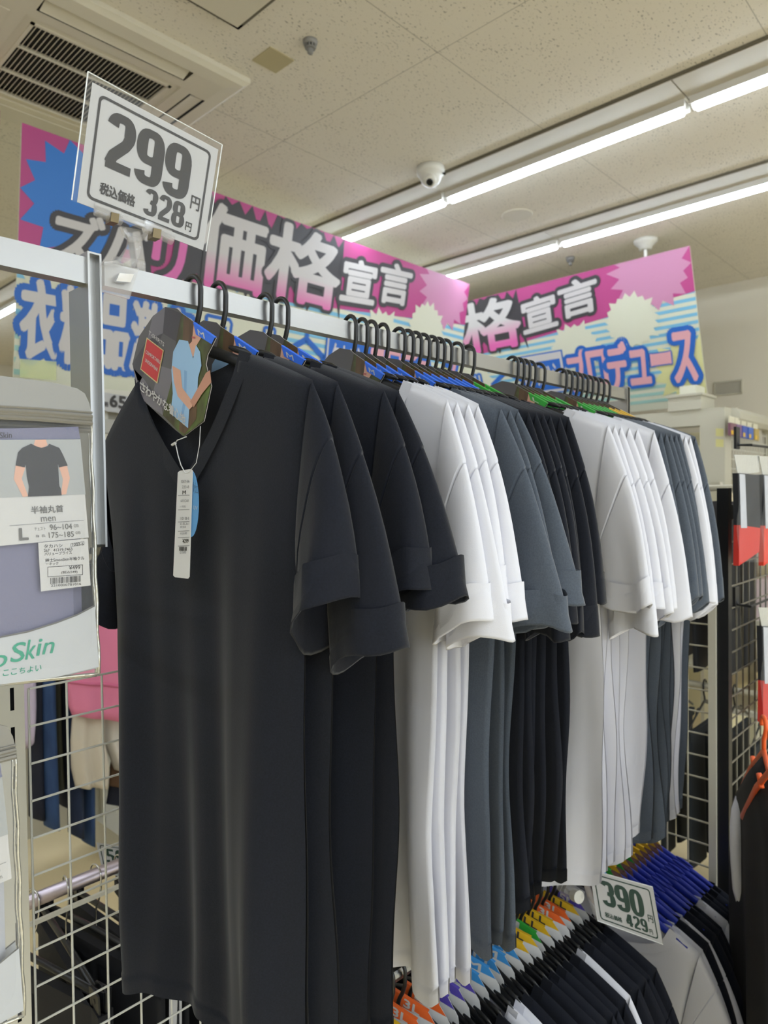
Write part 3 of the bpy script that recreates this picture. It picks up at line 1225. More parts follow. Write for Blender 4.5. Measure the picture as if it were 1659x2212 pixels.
def header_card(label, size, letter, full):
    t = thing('header_card', label, 'header card', group='cardboard header cards on the upper rail')
    outl = [(330, 683), (357, 663), (383, 667), (392, 676), (467, 730), (449, 766), (445, 787), (457, 834), (441, 910), (397, 943), (380, 930), (301, 857), (286, 786), (300, 727)]
    b = MB()
    P = [C3(*q) for q in outl]
    b.poly(P, GREYCARD)
    b.poly([p+np.array([.0007, 0, 0]) for p in P][::-1], CARDBACK)
    n = len(P)
    for i in range(n):
        j = (i+1) % n
        b.poly([P[i], P[i]+np.array([.0007, 0, 0]), P[j]+np.array([.0007, 0, 0]), P[j]], CARDBACK)
    b.build('board', None, t)
    ph = MB()
    ph.poly([C3(*q, 2) for q in ((392, 677), (466, 731), (448, 766), (444, 787), (456, 834), (440, 909), (397, 942), (352, 897), (378, 800), (380, 745))], FOREST)
    ph.poly([C3(*q, 3) for q in ((398, 682), (421, 698), (430, 790), (425, 905), (400, 938), (388, 930), (392, 800))], TRUNK)
    # model: neck, lower face, tee, arms
    ph.poly([C3(*q, 4) for q in ((420, 700), (438, 713), (436, 730), (425, 748), (424, 765), (413, 775), (409, 745), (416, 738))], SKIN)
    ph.poly([C3(*q, 5) for q in ((389, 734), (408, 737), (419, 775), (425, 745), (434, 760), (437, 790), (430, 815), (428, 850), (418, 868), (411, 880), (408, 925), (370, 893), (375, 850), (372, 800), (376, 760))], SKYTEE)
    ph.poly([C3(*q, 5.4) for q in ((400, 800), (406, 802), (404, 870), (396, 905), (392, 903), (399, 860))], SKYTEE2)
    ph.poly([C3(*q, 6) for q in ((374, 790), (392, 800), (396, 838), (414, 862), (418, 878), (411, 885), (386, 856), (378, 826))], SKIN)
    ph.poly([C3(*q, 6.5) for q in ((456, 800), (459, 826), (438, 852), (421, 880), (413, 868), (430, 838), (447, 806))], SKIN2)
    ph.poly([C3(*q, 7) for q in ((417, 727), (425, 728), (424, 732), (417, 731))], mat('printed_lips', '#b8605c', .5))
    ph.build('photo_print', None, t)
    st = MB()
    st.poly([C3(*q, 8) for q in ((420, 697), (467, 730), (460, 744), (426, 723))], STRIP[size])
    # the strip folds over the top edge
    st.poly([C3(420, 697, 8), C3(467, 730, 8), C3(467, 730, -5)+np.array([0, 0, .001]), C3(420, 697, -5)+np.array([0, 0, .001])], STRIP[size])
    O, U, V = quadframe(C3(430, 712, 9), C3(447, 722, 9), C3(432, 724, 9))
    write(st, letter, O, U*.8, V, WHITEP, .03)
    st.build('size_strip', None, t)
    if full:
        fc = MB()
        for k, (q, mm) in enumerate((([(330, 683), (357, 663), (352, 720), (318, 735)], GREYCARD2), ([(357, 663), (392, 677), (384, 740), (352, 720)], GREYCARD3),
                                     ([(286, 786), (318, 735), (352, 720), (330, 770), (300, 830)], GREYCARD3), ([(345, 790), (378, 800), (355, 885), (330, 850)], GREYCARD2),
                                     ([(300, 856), (288, 795), (312, 820), (350, 880), (352, 897), (330, 882)], GREYCARD2))):
            fc.poly([C3(*a, .8) for a in q], mm)
        fc.build('facet_print', None, t)
        rs = MB()
        rs.poly([C3(*q, 3) for q in ((318, 729), (355, 757), (341, 829), (304, 798))], GOLD)
        rs.poly([C3(*q, 4) for q in ((319.5, 732.5), (353, 758), (340, 825), (306, 797))], REDP)
        O, U, V = quadframe(C3(317, 756, 5), C3(349, 780, 5), C3(316, 763, 5))
        write(rs, 'COMFORTABLE', O, U, V, WHITEP, .02)
        O, U, V = quadframe(C3(316, 774, 5), C3(343, 796, 5), C3(315, 781, 5))
        write(rs, 'UNDERWEAR', O, U, V, WHITEP, .02)
        rs.build('red_square', None, t)
        tx = MB()
        O, U, V = quadframe(C3(323, 714, 3), C3(356, 741, 3), C3(322, 722, 3))
        write(tx, 'T-SHIRTS', O, U, V, WHITEP, .02)
        chars = 'さわやかな着心地'
        for k, ch in enumerate(chars):
            w = k/8
            x0, y0 = 306+99*w, 822+76*w
            hgt = 20+2*w
            O, U, V = quadframe(C3(x0, y0, 9), C3(x0+11.5, y0+9.2, 9), C3(x0-1, y0+hgt, 9))
            write(tx, ch, O, U, V, WHITEP, .02)
        tx.build('lettering', None, t)
    return t


SIZES = ['blue']*15 + ['green']*13 + ['yellow']*3
LET = {'blue': 'M', 'green': 'L', 'yellow': 'LL'}
protos = {}
for i, (g, lab, Xh, ya) in enumerate(UP_HANGERS):
    sz = SIZES[i]
    if i == 0:
        hc = header_card('grey cardboard header card with red square and photo of a light blue tee', sz, 'M', True)
        hc.location = CO
        continue
    if sz not in protos:
        protos[sz] = hc = header_card('', sz, LET[sz], False)
    else:
        hc = copy_tree(protos[sz])
    hc['label'] = 'header card with %s strip on the %s' % (sz, lab)
    hc.location = (Xh-.0075*math.cos(ya), RY-.0075*math.sin(ya)-.018, RZ-.012)
    hc.rotation_euler = (0, 0, ya)

# price tag of the first shirt ------------------------------------------------
TX = .418


def T3(x, y, e=0):
    p = at(x, y, 'X', TX)
    p[0] -= e*.0002
    return p


t = thing('price_tag', 'long white price tag on a white string, hanging down the front black T-shirt', 'price tag', T3(400, 1015))
base = np.array(T3(400, 1015))


def L3(x, y, e=0):
    return T3(x, y, e)-base


b = MB()
cr = [(388, 1017), (412, 1013), (416, 1017), (409, 1246), (406, 1250), (378, 1247), (374, 1243), (384, 1021)]
b.poly([L3(*q) for q in cr], CARDW, thick=(.0005, 0, 0))
b.build('tag', None, t)
b = MB()
FINE = mat('fine_grey_print', '#7d7d80', .6)
for s_, x0, y0, x1, h_ in (('02671-86', 392, 1037, 410, 6), ('223-8', 394, 1049, 409, 6), ('60 ECAII', 391, 1079, 408, 6), ('パック専用商品', 389, 1092, 402, 5), ('1101 08-8', 390, 1117, 409, 6),
                           ('61-05-26-1', 390, 1129, 409, 5), ('紳士肌着', 390, 1136, 402, 5), ('株式会社専用', 390, 1150, 404, 5), ('02156005', 389, 1191, 403, 5)):
    O, U, V = quadframe(L3(x0, y0, 2), L3(x1, y0-.5, 2), L3(x0-.2, y0+h_, 2))
    write(b, s_, O, U, V, FINE)
for s_, x0, y0, x1, h_ in (('M', 395, 1060, 402, 8), ('¥299', 395, 1164, 408, 9)):
    O, U, V = quadframe(L3(x0, y0, 2), L3(x1, y0-.5, 2), L3(x0-.2, y0+h_, 2))
    write(b, s_, O, U, V, INK, .02)
for y in (1070, 1101, 1127, 1147, 1161, 1179):
    b.poly([L3(385, y, 2), L3(410, y-1, 2), L3(410, y, 2), L3(385, y+1, 2)], FINE)
rd = random.Random(5)
x = 388
while x < 404:
    w = rd.choice([.5, .8, 1.2])
    b.poly([L3(x, 1181, 2), L3(x+w, 1181, 2), L3(x+w-.3, 1190, 2), L3(x-.3, 1190, 2)], INK)
    x += w+rd.choice([.5, .9])
b.build('print', None, t)
b = MB()
b.tube([L3(396, 943, 0)+np.array([.004, 0, 0]), L3(383, 951), L3(379, 957), L3(385, 985), L3(391, 1005), L3(401, 1022, 2)], .0006, 6)
b.tube([L3(379, 957), L3(372, 961)], .0016, 8)
b.tube([L3(433, 920), L3(431, 960), L3(424, 1000), L3(409, 1020, 2), L3(401, 1022, 2)], .0004, 6)
b.build('string', mat('white_nylon', '#dcdcdc', .4), t)
ov = MB()
pts = [(411+16*math.cos(a), 1088+72*math.sin(a)) for a in [2*math.pi*k/28 for k in range(28)]]
ov.poly([L3(*q, -6) for q in pts], STRIP['blue'] if False else mat('pale_blue_tag', '#5f9fd6', .4), thick=(.0004, 0, 0))
for s_, x0, y0, x1, h_ in (('メッシュ', 415, 1040, 425, 26), ('UV', 416, 1092, 425, 8)):
    O, U, V = quadframe(L3(x0, y0, -5), L3(x1, y0+2, -5), L3(x0, y0+h_, -5))
    write(ov, s_, O, U, V, WHITEP if h_ < 20 else INK)
ov.build('round_tag', None, t)

# price card ------------------------------------------------------------------
CLEAR = mat('clear_plastic', '#ffffff', .06, trans=1.0)
CLEAR.node_tree.nodes['Principled BSDF'].inputs['IOR'].default_value = 1.15
FILM = mat('clear_film', '#f2f4f4', .1, alpha=.045)
CLIPM = mat('clear_clip_plastic', '#dcd9d6', .06, alpha=.24, coat=.5)


def price_card(name, label, corners, Y, big, small, inner, ink, film_margin=True, jp='税込価格', group='price cards'):
    O0 = np.array(corners[3], float)
    t = thing(name, label, 'price card', O0, group=group)
    tl, tr, br, bl = [np.array(c)-O0 for c in corners]
    N = np.cross(tr-tl, bl-tl)
    N /= np.linalg.norm(N)
    if np.dot(N, CAM_POS-O0) < 0:
        N = -N

    def Q(u, v, e=0):      # u right, v up, bilinear
        return (bl*(1-u)*(1-v)+br*u*(1-v)+tr*u*v+tl*(1-u)*v)+N*e*.0003
    b = MB()
    a0, a1, b0, b1 = inner
    b.poly([Q(a0, b0), Q(a1, b0), Q(a1, b1), Q(a0, b1)], PAPER, thick=-N*.0006)
    b.build('paper', None, t)
    if film_margin:
        f = MB()
        f.poly([Q(0, 0, 6), Q(1, 0, 6), Q(1, 1, 6), Q(0, 1, 6)])
        f.poly([Q(0, 0, -6), Q(1, 0, -6), Q(1, 1, -6), Q(0, 1, -6)])
        f.build('clear_sleeve', FILM, t)
        f = MB()
        for (p, q) in ((Q(0, 0), Q(0, 1)), (Q(0, 1), Q(1, 1)), (Q(1, 1), Q(1, 0))):
            f.tube([p, q], .0007, 6)
        f.build('sleeve_edge', mat('clear_edge', '#dadcda', .15), t)

    def I(u, v, e):
        return Q(a0+(a1-a0)*u, b0+(b1-b0)*v, e)
    fr = MB()

    def rr(i0, i1, j0, j1, r):
        pts = []
        asp = np.linalg.norm(tr-tl)/np.linalg.norm(tl-bl)
        for (cx, cy, s0) in ((i1-r, j1-r*asp, 0), (i0+r, j1-r*asp, 1), (i0+r, j0+r*asp, 2), (i1-r, j0+r*asp, 3)):
            for k in range(6):
                w = math.pi/2*(s0+k/5)
                pts.append((cx+r*math.cos(w), cy+r*asp*math.sin(w)))
        return pts
    A_ = rr(.055, .945, .06, .94, .045)
    B_ = rr(.072, .928, .083, .917, .034)
    for i in range(len(A_)):
        j = (i+1) % len(A_)
        fr.poly([I(*A_[i], 1.5), I(*A_[j], 1.5), I(*B_[j], 1.5), I(*B_[i], 1.5)], ink)
    fr.build('printed_border', None, t)
    tx = MB()

    def put(s, u0, u1, v0, v1, bold=.0):
        write(tx, s, I(u0, v0, 1.8), I(u1, v0, 1.8)-I(u0, v0, 1.8), I(u0, v1, 1.8)-I(u0, v0, 1.8), ink, bold)
    n = len(big)
    def num(ch, u0, u1, v0, v1):
        digit(tx, ch, I(u0, v0, 1.8), I(u1, v0, 1.8)-I(u0, v0, 1.8), I(u0, v1, 1.8)-I(u0, v0, 1.8), ink)
    for k, ch in enumerate(big):
        num(ch, .135+.225*k, .345+.225*k, .375, .855)
    put('円', .835, .91, .335, .46, .02)
    put(jp, .14, .40, .14, .235, .035)
    for k, ch in enumerate(small):
        num(ch, .468+.114*k, .572+.114*k, .12, .35)
    put('円', .82, .87, .12, .20, .02)
    tx.build('price_lettering', None, t)
    return t, Q, N


SY = .708
cor = [at(190, 155, 'Y', SY), at(480, 313, 'Y', SY), at(445, 543, 'Y', SY), at(155, 432, 'Y', SY)]
price_card('price_card', 'clear-sleeved 299 yen price card clipped above the T-shirt rail', cor, SY, '299', '328', (.035, .975, .0, .94), mat('faded_ink', '#322f2d', .6))

# clip that holds the card
t = thing('sign_clip', 'clear plastic clip holding the 299 price card on the rail', 'clip', (at(265, 590, 'Y', RY)))
o0 = np.array(at(265, 590, 'Y', RY))


def K(x, y, dy=0):
    return at(x, y, 'Y', RY+dy)-o0


b = MB()      # rail jaw
for (dy) in (-.014, .012):
    b.poly([K(218, 573, dy), K(225, 565, dy), K(252, 562, dy), K(268, 575, dy), K(300, 580, dy), K(280, 646, dy), K(222, 630, dy)], thick=(0, .003, 0))
b.poly([K(218, 573, -.014), K(268, 575, -.014), K(268, 575, .015), K(218, 573, .015)], thick=(0, 0, .003))
b.build('rail_jaw', CLIPM, t)
b = MB()
b.poly([K(258, 590, -.018), K(290, 592, -.018), K(282, 610, -.018), K(252, 607, -.018)], thick=(0, .006, 0))
b.build('spring', CHROME, t)
b = MB()
b.tube([K(268, 578), K(278, 560), K(288, 540), K(291, 518)], [.010, .009, .008, .0075], 10)
b.tube([K(272, 572)+np.array([-.012, 0, 0]), K(272, 572)+np.array([.02, 0, .004])], .006, 10)
b.build('swivel', CLIPM, t, smooth=True)
b = MB()
b.poly([K(262, 488), K(322, 500), K(312, 518), K(297, 521), K(283, 520), K(270, 505)], thick=(0, .006, 0))
b.tube([K(268, 493), K(283, 520)], .0022, 6)
b.tube([K(317, 503), K(297, 521)], .0022, 6)
b.build('fork', CLIPM, t)
b = MB()
for (x0, y0, x1, y1) in ((212, 455, 262, 478), (320, 492, 372, 520)):
    b.poly([K(x0-6, y0-18, -.0165), K(x1, y1-22, -.0165), K(x1, y1, -.0165), K(x0-4, y0+3, -.0165)], thick=(0, .003, 0))
    b.tube([K(x0-6, y0, -.012), K(x1, y1, -.012)], .005, 8)
b.tube([K(205, 448, -.0105), K(375, 515, -.0105)], .0035, 8)
b.build('card_jaw', CLIPM, t)
for (x, y) in ((250, 466), (341, 500)):
    b = MB()
    b.poly([K(x-9, y-8, -.018), K(x+8, y-4, -.018), K(x+6, y+16, -.018), K(x-11, y+12, -.018)], thick=(0, .012, 0))
    b.build('brass_spring', mat('brass_spring', '#6b5f48', .25, 1), t)

# packets ---------------------------------------------------------------------
FOIL = mat('clear_bag_film', '#e9ebee', .1, alpha=.07, bump=(60, .9), coat=.3)
SILVER = mat('silver_zip_film', '#8e8b83', .32, .3, bump=(35, .35))
LILAC = mat('lilac_grey_jersey', '#7c7b92', .75, bump=(700, .1))
LILAC2 = mat('lilac_seam', '#7a7b92', .8)
WPAPER = mat('packet_white_paper', '#c0c2c4', .5)
TEAL = mat('teal_green_ink', '#2f9a7c', .5)
GREYINK = mat('grey_ink', '#6b6966', .6)
DARKTEE = mat('printed_dark_tee', '#2f2d2f', .5)
PY = .690


def packet(label, full):
    o_ = np.array(at(190, 840, 'Y', PY))
    t = thing('underwear_packet', label, 'packet', o_, group='hanging clear packets')

    def K(x, y, e=0):
        p = at(x, y, 'Y', PY)-o_
        p[1] -= e*.0003
        return p
    XL = -160
    bd = MB()
    # folded jersey inside: a pillowed slab
    n, mm = 14, 14
    rows_ = []
    for j in range(mm+1):
        v = j/mm
        row = []
        for i in range(n+1):
            u = i/n
            x0 = XL+12+(178+10*v+ -XL-12)*u
            y0 = 925+(1440-925)*v-28*v*(u-.5)-4*u
            p = K(x0, y0)
            e_ = (1-(2*u-1)**8)*(1-(2*v-1)**8)
            p[1] += .010-.008*e_**.5
            row.append(p)
        rows_.append(row)
    bd.grid(rows_)
    bk = [[p+np.array([0, 2*(.010-(p[1]))*.0+.012, 0]) for p in r] for r in rows_]
    bd.grid(bk, flip=True)
    for a, c in ((rows_[0], bk[0]), (rows_[-1], bk[-1]), ([r[0] for r in rows_], [r[0] for r in bk]), ([r[-1] for r in rows_], [r[-1] for r in bk])):
        bd.grid([a, c])
    bd.build('folded_shirt', LILAC, t, smooth=False)
    sm = MB()
    sm.poly([K(*q, 4) for q in ((XL+14, 930), (168, 922), (172, 948), (XL+14, 953))], LILAC)
    sm.poly([K(*q, 5) for q in ((143, 923), (147, 923), (148, 948), (144, 948))], LILAC2)
    sm.poly([K(*q, 5) for q in ((XL+14, 950), (172, 945), (172, 948), (XL+14, 953))], LILAC2)
    if full:
        write(sm, 'SmooSkin', K(-42, 949, 6), K(24, 946, 6)-K(-42, 949, 6), K(-42, 936, 6)-K(-42, 949, 6), INK)
    sm.build('collar_seam', None, t)
    # bottom white paper with curved top
    wp = MB()
    cur = [(XL+10, 1415-.0), (-60, 1392), (0, 1374), (60, 1362), (120, 1343), (165, 1326), (203, 1306)]
    wp.poly([K(*q, 6) for q in cur+[(212, 1440), (120, 1462), (0, 1478), (XL+8, 1490)]], WPAPER)
    for q0, q1 in zip(cur, cur[1:]):
        wp.poly([K(q0[0], q0[1], 7), K(q1[0], q1[1], 7), K(q1[0], q1[1]+3.5, 7), K(q0[0], q0[1]+3.5, 7)], GREYINK)
    if full:
        lt = MB()
        for s_, x0, x1, y0, h_ in (('Sm', -122, -62, 1418, 40), ('o', -58, -28, 1423, 28), ('o', -22, 13, 1417, 27), ('S', 23, 52, 1389, 42), ('k', 56, 75, 1382, 42), ('i', 79, 86, 1380, 36), ('n', 92, 114, 1388, 25)):
            O, U, V = quadframe(K(x0+4, y0, 8), K(x1+4, y0-(x1-x0)*.14, 8), K(x0-3, y0+h_, 8))
            write(lt, s_, O, U, V, TEAL, .012)
        for k, ch in enumerate('ここちよい'):
            O, U, V = quadframe(K(5+17.5*k, 1447-2.6*k, 8), K(18+17.5*k, 1445-2.6*k, 8), K(4+17.5*k, 1460-2.6*k, 8))
            write(lt, ch, O, U, V, TEAL)
        lt.build('teal_lettering', None, t)
    wp.build('paper_band', None, t)
    # insert with the photograph of a tee
    ins = MB()
    ins.poly([K(*q, 9) for q in ((-24, 951), (171, 949), (189, 1161), (-11, 1180))], WHITEP)
    ins.poly([K(*q, 10) for q in ((-24, 951), (171, 949), (182, 1068), (-17, 1076))], mat('printed_grey_backdrop', '#a9abaa', .5))
    ins.poly([K(*q, 11) for q in ((73, 951), (96, 950), (100, 962), (86, 970), (70, 962))], SKIN)
    ins.poly([K(*q, 11) for q in ((31, 1006), (52, 1010), (44, 1034), (58, 1072), (47, 1074), (27, 1035))], SKIN)
    ins.poly([K(*q, 11) for q in ((124, 1008), (142, 1007), (148, 1033), (140, 1068), (129, 1069), (133, 1035))], SKIN)
    ins.poly([K(*q, 12) for q in ((64, 959), (74, 964), (86, 968), (100, 964), (103, 959), (125, 968), (133, 983), (143, 1006), (124, 1010), (122, 1003), (125, 1050), (128, 1055), (130, 1070), (57, 1073), (60, 1052), (55, 1030), (53, 1004), (50, 1010), (31, 1006), (36, 978), (45, 968))], DARKTEE)
    ins.poly([K(*q, 10.5) for q in ((18, 1135), (178, 1123), (178, 1124), (18, 1136))], FINE)
    for s_, x0, y0, x1, h_, bo in (('半袖丸首', 64, 1094, 133, 16, .02), ('men', 85, 1117, 117, 10, .0), ('L', 39, 1142, 57, 24, .06), ('チェスト', 71, 1139, 95, 7, 0), ('96~104', 104, 1133, 152, 12, .01), ('cm', 156, 1133, 166, 6, 0),
                                   ('身 長', 73, 1155, 95, 6, 0), ('175~185', 102, 1150, 156, 12, .01), ('cm', 160, 1148, 170, 6, 0)):
        O, U, V = quadframe(K(x0, y0, 11), K(x1, y0-(x1-x0)*.05, 11), K(x0+1, y0+h_, 11))
        write(ins, s_, O, U, V, GREYINK, bo)
    ins.build('paper_insert', None, t)
    st = MB()
    st.poly([K(*q, 13) for q in ((79, 1172), (186, 1163), (192, 1264), (85, 1277))], WHITEP)
    for s_, x0, y0, x1, h_ in (('タカハシ', 91, 1176, 131, 8), ('1002-5', 152, 1173, 176, 6), ('267', 91, 1186, 103, 6), ('41219-7463', 111, 1185, 152, 6), ('バリュープライス', 92, 1193, 151, 7),
                               ('紳士SmooSkin半袖クル', 94, 1206, 178, 8), ('ーネック', 95, 1215, 122, 6), ('¥499', 145, 1222, 169, 8), ('(税込549)', 128, 1233, 163, 7), ('2210000781016', 106, 1262, 171, 5)):
        O, U, V = quadframe(K(x0, y0, 14), K(x1, y0-(x1-x0)*.06, 14), K(x0+.5, y0+h_, 14))
        write(st, s_, O, U, V, INK, .005)

    def boxl(x0, y0, x1, y1, w):
        for (p, q, r_, s_) in (((x0, y0), (x1, y0-5), (x1, y0-5+w), (x0, y0+w)), ((x0, y1-w), (x1, y1-5-w), (x1, y1-5), (x0, y1)), ((x0, y0), (x0+w, y0), (x0+w, y1), (x0, y1)), ((x1-w, y0-5), (x1, y0-5), (x1, y1-5), (x1-w, y1-5))):
            st.poly([K(*p, 14), K(*q, 14), K(*r_, 14), K(*s_, 14)], INK)
    boxl(99, 1224, 175, 1246, 1)
    boxl(149, 1174, 178, 1181, .6)
    rd = random.Random(9)
    x = 105
    while x < 170:
        w = rd.choice([.7, 1.2, 1.9])
        st.poly([K(x, 1248-.08*(x-105), 14), K(x+w, 1248-.08*(x-105), 14), K(x+w, 1261-.08*(x-105), 14), K(x, 1261-.08*(x-105), 14)], INK)
        x += w+rd.choice([.8, 1.3, 2])
    st.build('price_sticker', None, t)
    # bag: header with zip, film
    hd = MB()
    top = [(XL, 810), (0, 812), (110, 826), (165, 839), (182, 850), (192, 872), (199, 905), (199, 912), (XL, 890)]
    hd.poly([K(*q, 4) for q in top], thick=(0, .0016, 0))
    hd.build('bag_header', SILVER, t)
    zp = MB()
    for y, r_ in ((884, .0012), (893, .0022), (899, .0016), (907, .0024)):
        zp.tube([K(XL, y-14, 7), K(80, y-1, 7), K(197, y+8, 7)], r_, 6)
    zp.build('zip_ridges', SILVER, t)
    fm = MB()
    rows_ = []
    rd = random.Random(3)
    for j in range(19):
        v = j/18
        row = []
        for i in range(25):
            u = i/24
            x0 = XL+(199+17*v-XL)*u+(1.4*math.sin(11*v*u+j) if i == 24 else 0)
            y0 = 890+(1488-890)*v+(24-66*v)*(u-.15)*.9
            p = K(x0, y0, 17)
            e_ = (1-abs(2*u-1)**6)*(1-abs(2*v-1)**6)
            p[1] += .0055*(1-e_)+rd.uniform(-.0004, .0004)*(1 if i > 20 else .3)
            row.append(p)
        rows_.append(row)
    fm.grid(rows_)
    fm.build('clear_film', FOIL, t, smooth=True)
    ed = MB()
    ed.tube([r[-1]+np.array([0, .002, 0]) for r in rows_], [.0012+.0008*abs(math.sin(3.1*i)) for i in range(19)], 6)
    ed.tube([p+np.array([0, .002, 0]) for p in rows_[-1]], .0016, 6)
    ed.build('crimped_edge', mat('shiny_film_edge', '#d9d6c8', .12, .6, bump=(90, .8)), t, smooth=True)
    return t


pk = packet('hanging clear packet with lilac shirt, black tee photo and teal lettering', True)
bp_ = MB()
pk2 = copy_tree(pk)
pk2['label'] = 'clear packet hanging right behind the lilac one, only its dark edge showing'
for ch in list(pk2.children):
    if ch.name.split('.')[0] in ('teal_lettering', 'paper_insert', 'price_sticker', 'collar_seam'):
        bpy.data.objects.remove(ch)
    elif ch.name.startswith('folded_shirt'):
        ch.data = ch.data.copy()
        ch.data.materials[0] = mat('dark_navy_jersey', '#22222b', .8)
pk2.location = (pk.location[0]+.0065, pk.location[1]+.020, pk.location[2]-.006)
pk3 = copy_tree(pk)
pk3['label'] = 'lower hanging clear packet with pale grey shirt at the left edge'
for ch in list(pk3.children):
    if ch.name.split('.')[0] in ('price_sticker',):
        bpy.data.objects.remove(ch)
    elif ch.name.startswith('folded_shirt'):
        ch.data = ch.data.copy()
        ch.data.materials[0] = mat('pale_grey_jersey', '#c3c4c9', .8, bump=(700, .1))
q = at(45, 1600, 'Y', PY)
pk3.location = (pk.location[0]-.0735, pk.location[1]+.014, pk.location[2]-.318)
pk4 = copy_tree(pk2)
pk4['label'] = 'dark-edged packet hanging behind the pale grey one at lower left'
pk4.location = (pk3.location[0]+.0035, pk3.location[1]+.020, pk3.location[2]-.004)
# the peg hooks the packets hang on
for (q, lab) in ((pk, 'wire peg hook carrying the lilac packet'), (pk3, 'wire peg hook carrying the pale grey packet')):
    c = np.array(q.location)+np.array([-.17, 0, .002])
    t = thing('peg_hook', lab, 'peg hook', (c[0], .985, c[2]), group='wire peg hooks')
    b = MB()
    b.tube([(0, 0, -.0), (0, -.20, 0), (0, -.315, .0), (0, -.325, .008)], .0025, 8)
    b.build('arm', CHROME, t)
    b = MB()
    b.box((-.02, -.001, -.02), (.02, .004, .02))
    b.build('back_plate', CHROME, t)

# ================================================================== THE LOWER ROW
def lrz(X):
    return .762-.085*(X-.8)


b = MB()
b.tube([(.36, RY, lrz(.36)), (1.72, RY, lrz(1.72))], .0115, 14)
tag(b.build('lower_rail', STEEL, smooth=False), 'round steel rail of the lower row, glimpsed between black hooks', 'clothes rail')


def white_card(label, size, letter, mark, brown=False):
    t = thing('size_card', label, 'size card', group='white size cards on the lower hangers')
    # a rounded five-sided card hung over the hanger neck, leaning to -y
    out = [(.026, -.036), (-.024, -.050), (-.040, -.068), (-.046, -.092), (-.038, -.122), (-.016, -.134), (.014, -.114), (.030, -.074)]
    b = MB()
    cm = mat('card_tan_print', '#9a7563', .5, var=(120, '#6e4d40')) if brown else CARDW
    b.poly([(-.0045, y, z) for y, z in out], cm, thick=(-.0006, 0, 0))
    b.build('card', None, t)
    s = MB()
    st = [(.026, -.036), (-.024, -.050), (-.035, -.062), (.027, -.050)]
    s.poly([(-.0054, y, z) for y, z in st], STRIP[size])
    s.poly([(-.0054, .026, -.036), (-.0054, -.024, -.050), (.0016, -.024, -.0495), (.0016, .026, -.0355)], STRIP[size])
    write(s, letter, (-.0056, .010, -.0515), (0, -.022, -.006), (0, -.001, .009), WHITEP if size not in ('yellow',) else INK, .05)
    s.build('size_strip', None, t)
    if mark and not brown:
        k = MB()
        write(k, 'い', (-.0054, .004, -.098), (0, -.020, -.006), (0, -.002, .024), INK, .0)
        k.build('printed_mark', None, t)
    if brown:
        k = MB()
        k.poly([(-.0054, y, z) for y, z in ((.012, -.075), (-.020, -.084), (-.022, -.100), (.010, -.094))], mat('card_dark_brown', '#4b342c', .5))
        k.build('printed_mark', None, t)
    return t


SEQ = ['yellow']+['orange']*3+['purple']*3+['sky']*5+['yellow']*2+['green']+['yellow']*2+['orange']*2+['yellow', 'purple']
LETR = {'yellow': 'LL', 'orange': '3L', 'purple': '5L', 'sky': 'M', 'green': 'L', 'blue': 'M'}
WHITE_AT = {7: 'w', 8: 'w', 16: 'w'}
lp, cardp, shp = None, {}, {}
n1 = len(SEQ)
cnt = {}
LOW_X = []
for i, sz in enumerate(SEQ):
    X = .755+.0268*i
    rd = random.Random(300+i)
    ya = R(rd.uniform(-3, 3))
    z = lrz(X)
    cnt[sz] = cnt.get(sz, 0)+1
    pos = '%s from the near end of the lower row' % ORD[i]
    lab = 'black hanger, %s' % pos
    if lp is None:
        lp = g = hanger(lab, 'black hangers of the lower row', BLACK_PLASTIC, hw=.2)
    else:
        g = copy_tree(lp)
        g['label'] = lab
    g.location, g.rotation_euler = (X, RY, z), (0, 0, ya)
    key = (sz, i % 3 == 0)
    lab = 'white card with %s size strip, %s' % ('pale blue' if sz == 'sky' else sz, pos)
    if key not in cardp:
        cardp[key] = c = white_card(lab, sz, LETR[sz], i % 3 == 0)
    else:
        c = copy_tree(cardp[key])
        c['label'] = lab
    c.location, c.rotation_euler = (X, RY-.012, z+.008), (0, R(13), ya+R(16+rd.uniform(-5, 6)))
    c.scale = (1, 1.2, 1.2)
    col = WHITE_AT.get(i, 'k')
    lab = '%s T-shirt, %s' % ('white' if col == 'w' else 'black', pos)
    key = (col, i % 4)
    if key not in shp:
        shp[key] = s = shirt(col, lab, 'T-shirts of the lower row', KM[col], 700+i, X, L=.64, hw=.20, neck='c', nw=.098, fd=.085, res=.5, tk=.0065, open_=.016, famp=.006, name='t_shirt')
    else:
        s = copy_tree(shp[key])
        s['label'] = lab
    s.location, s.rotation_euler = (X, RY, z), (0, 0, ya)

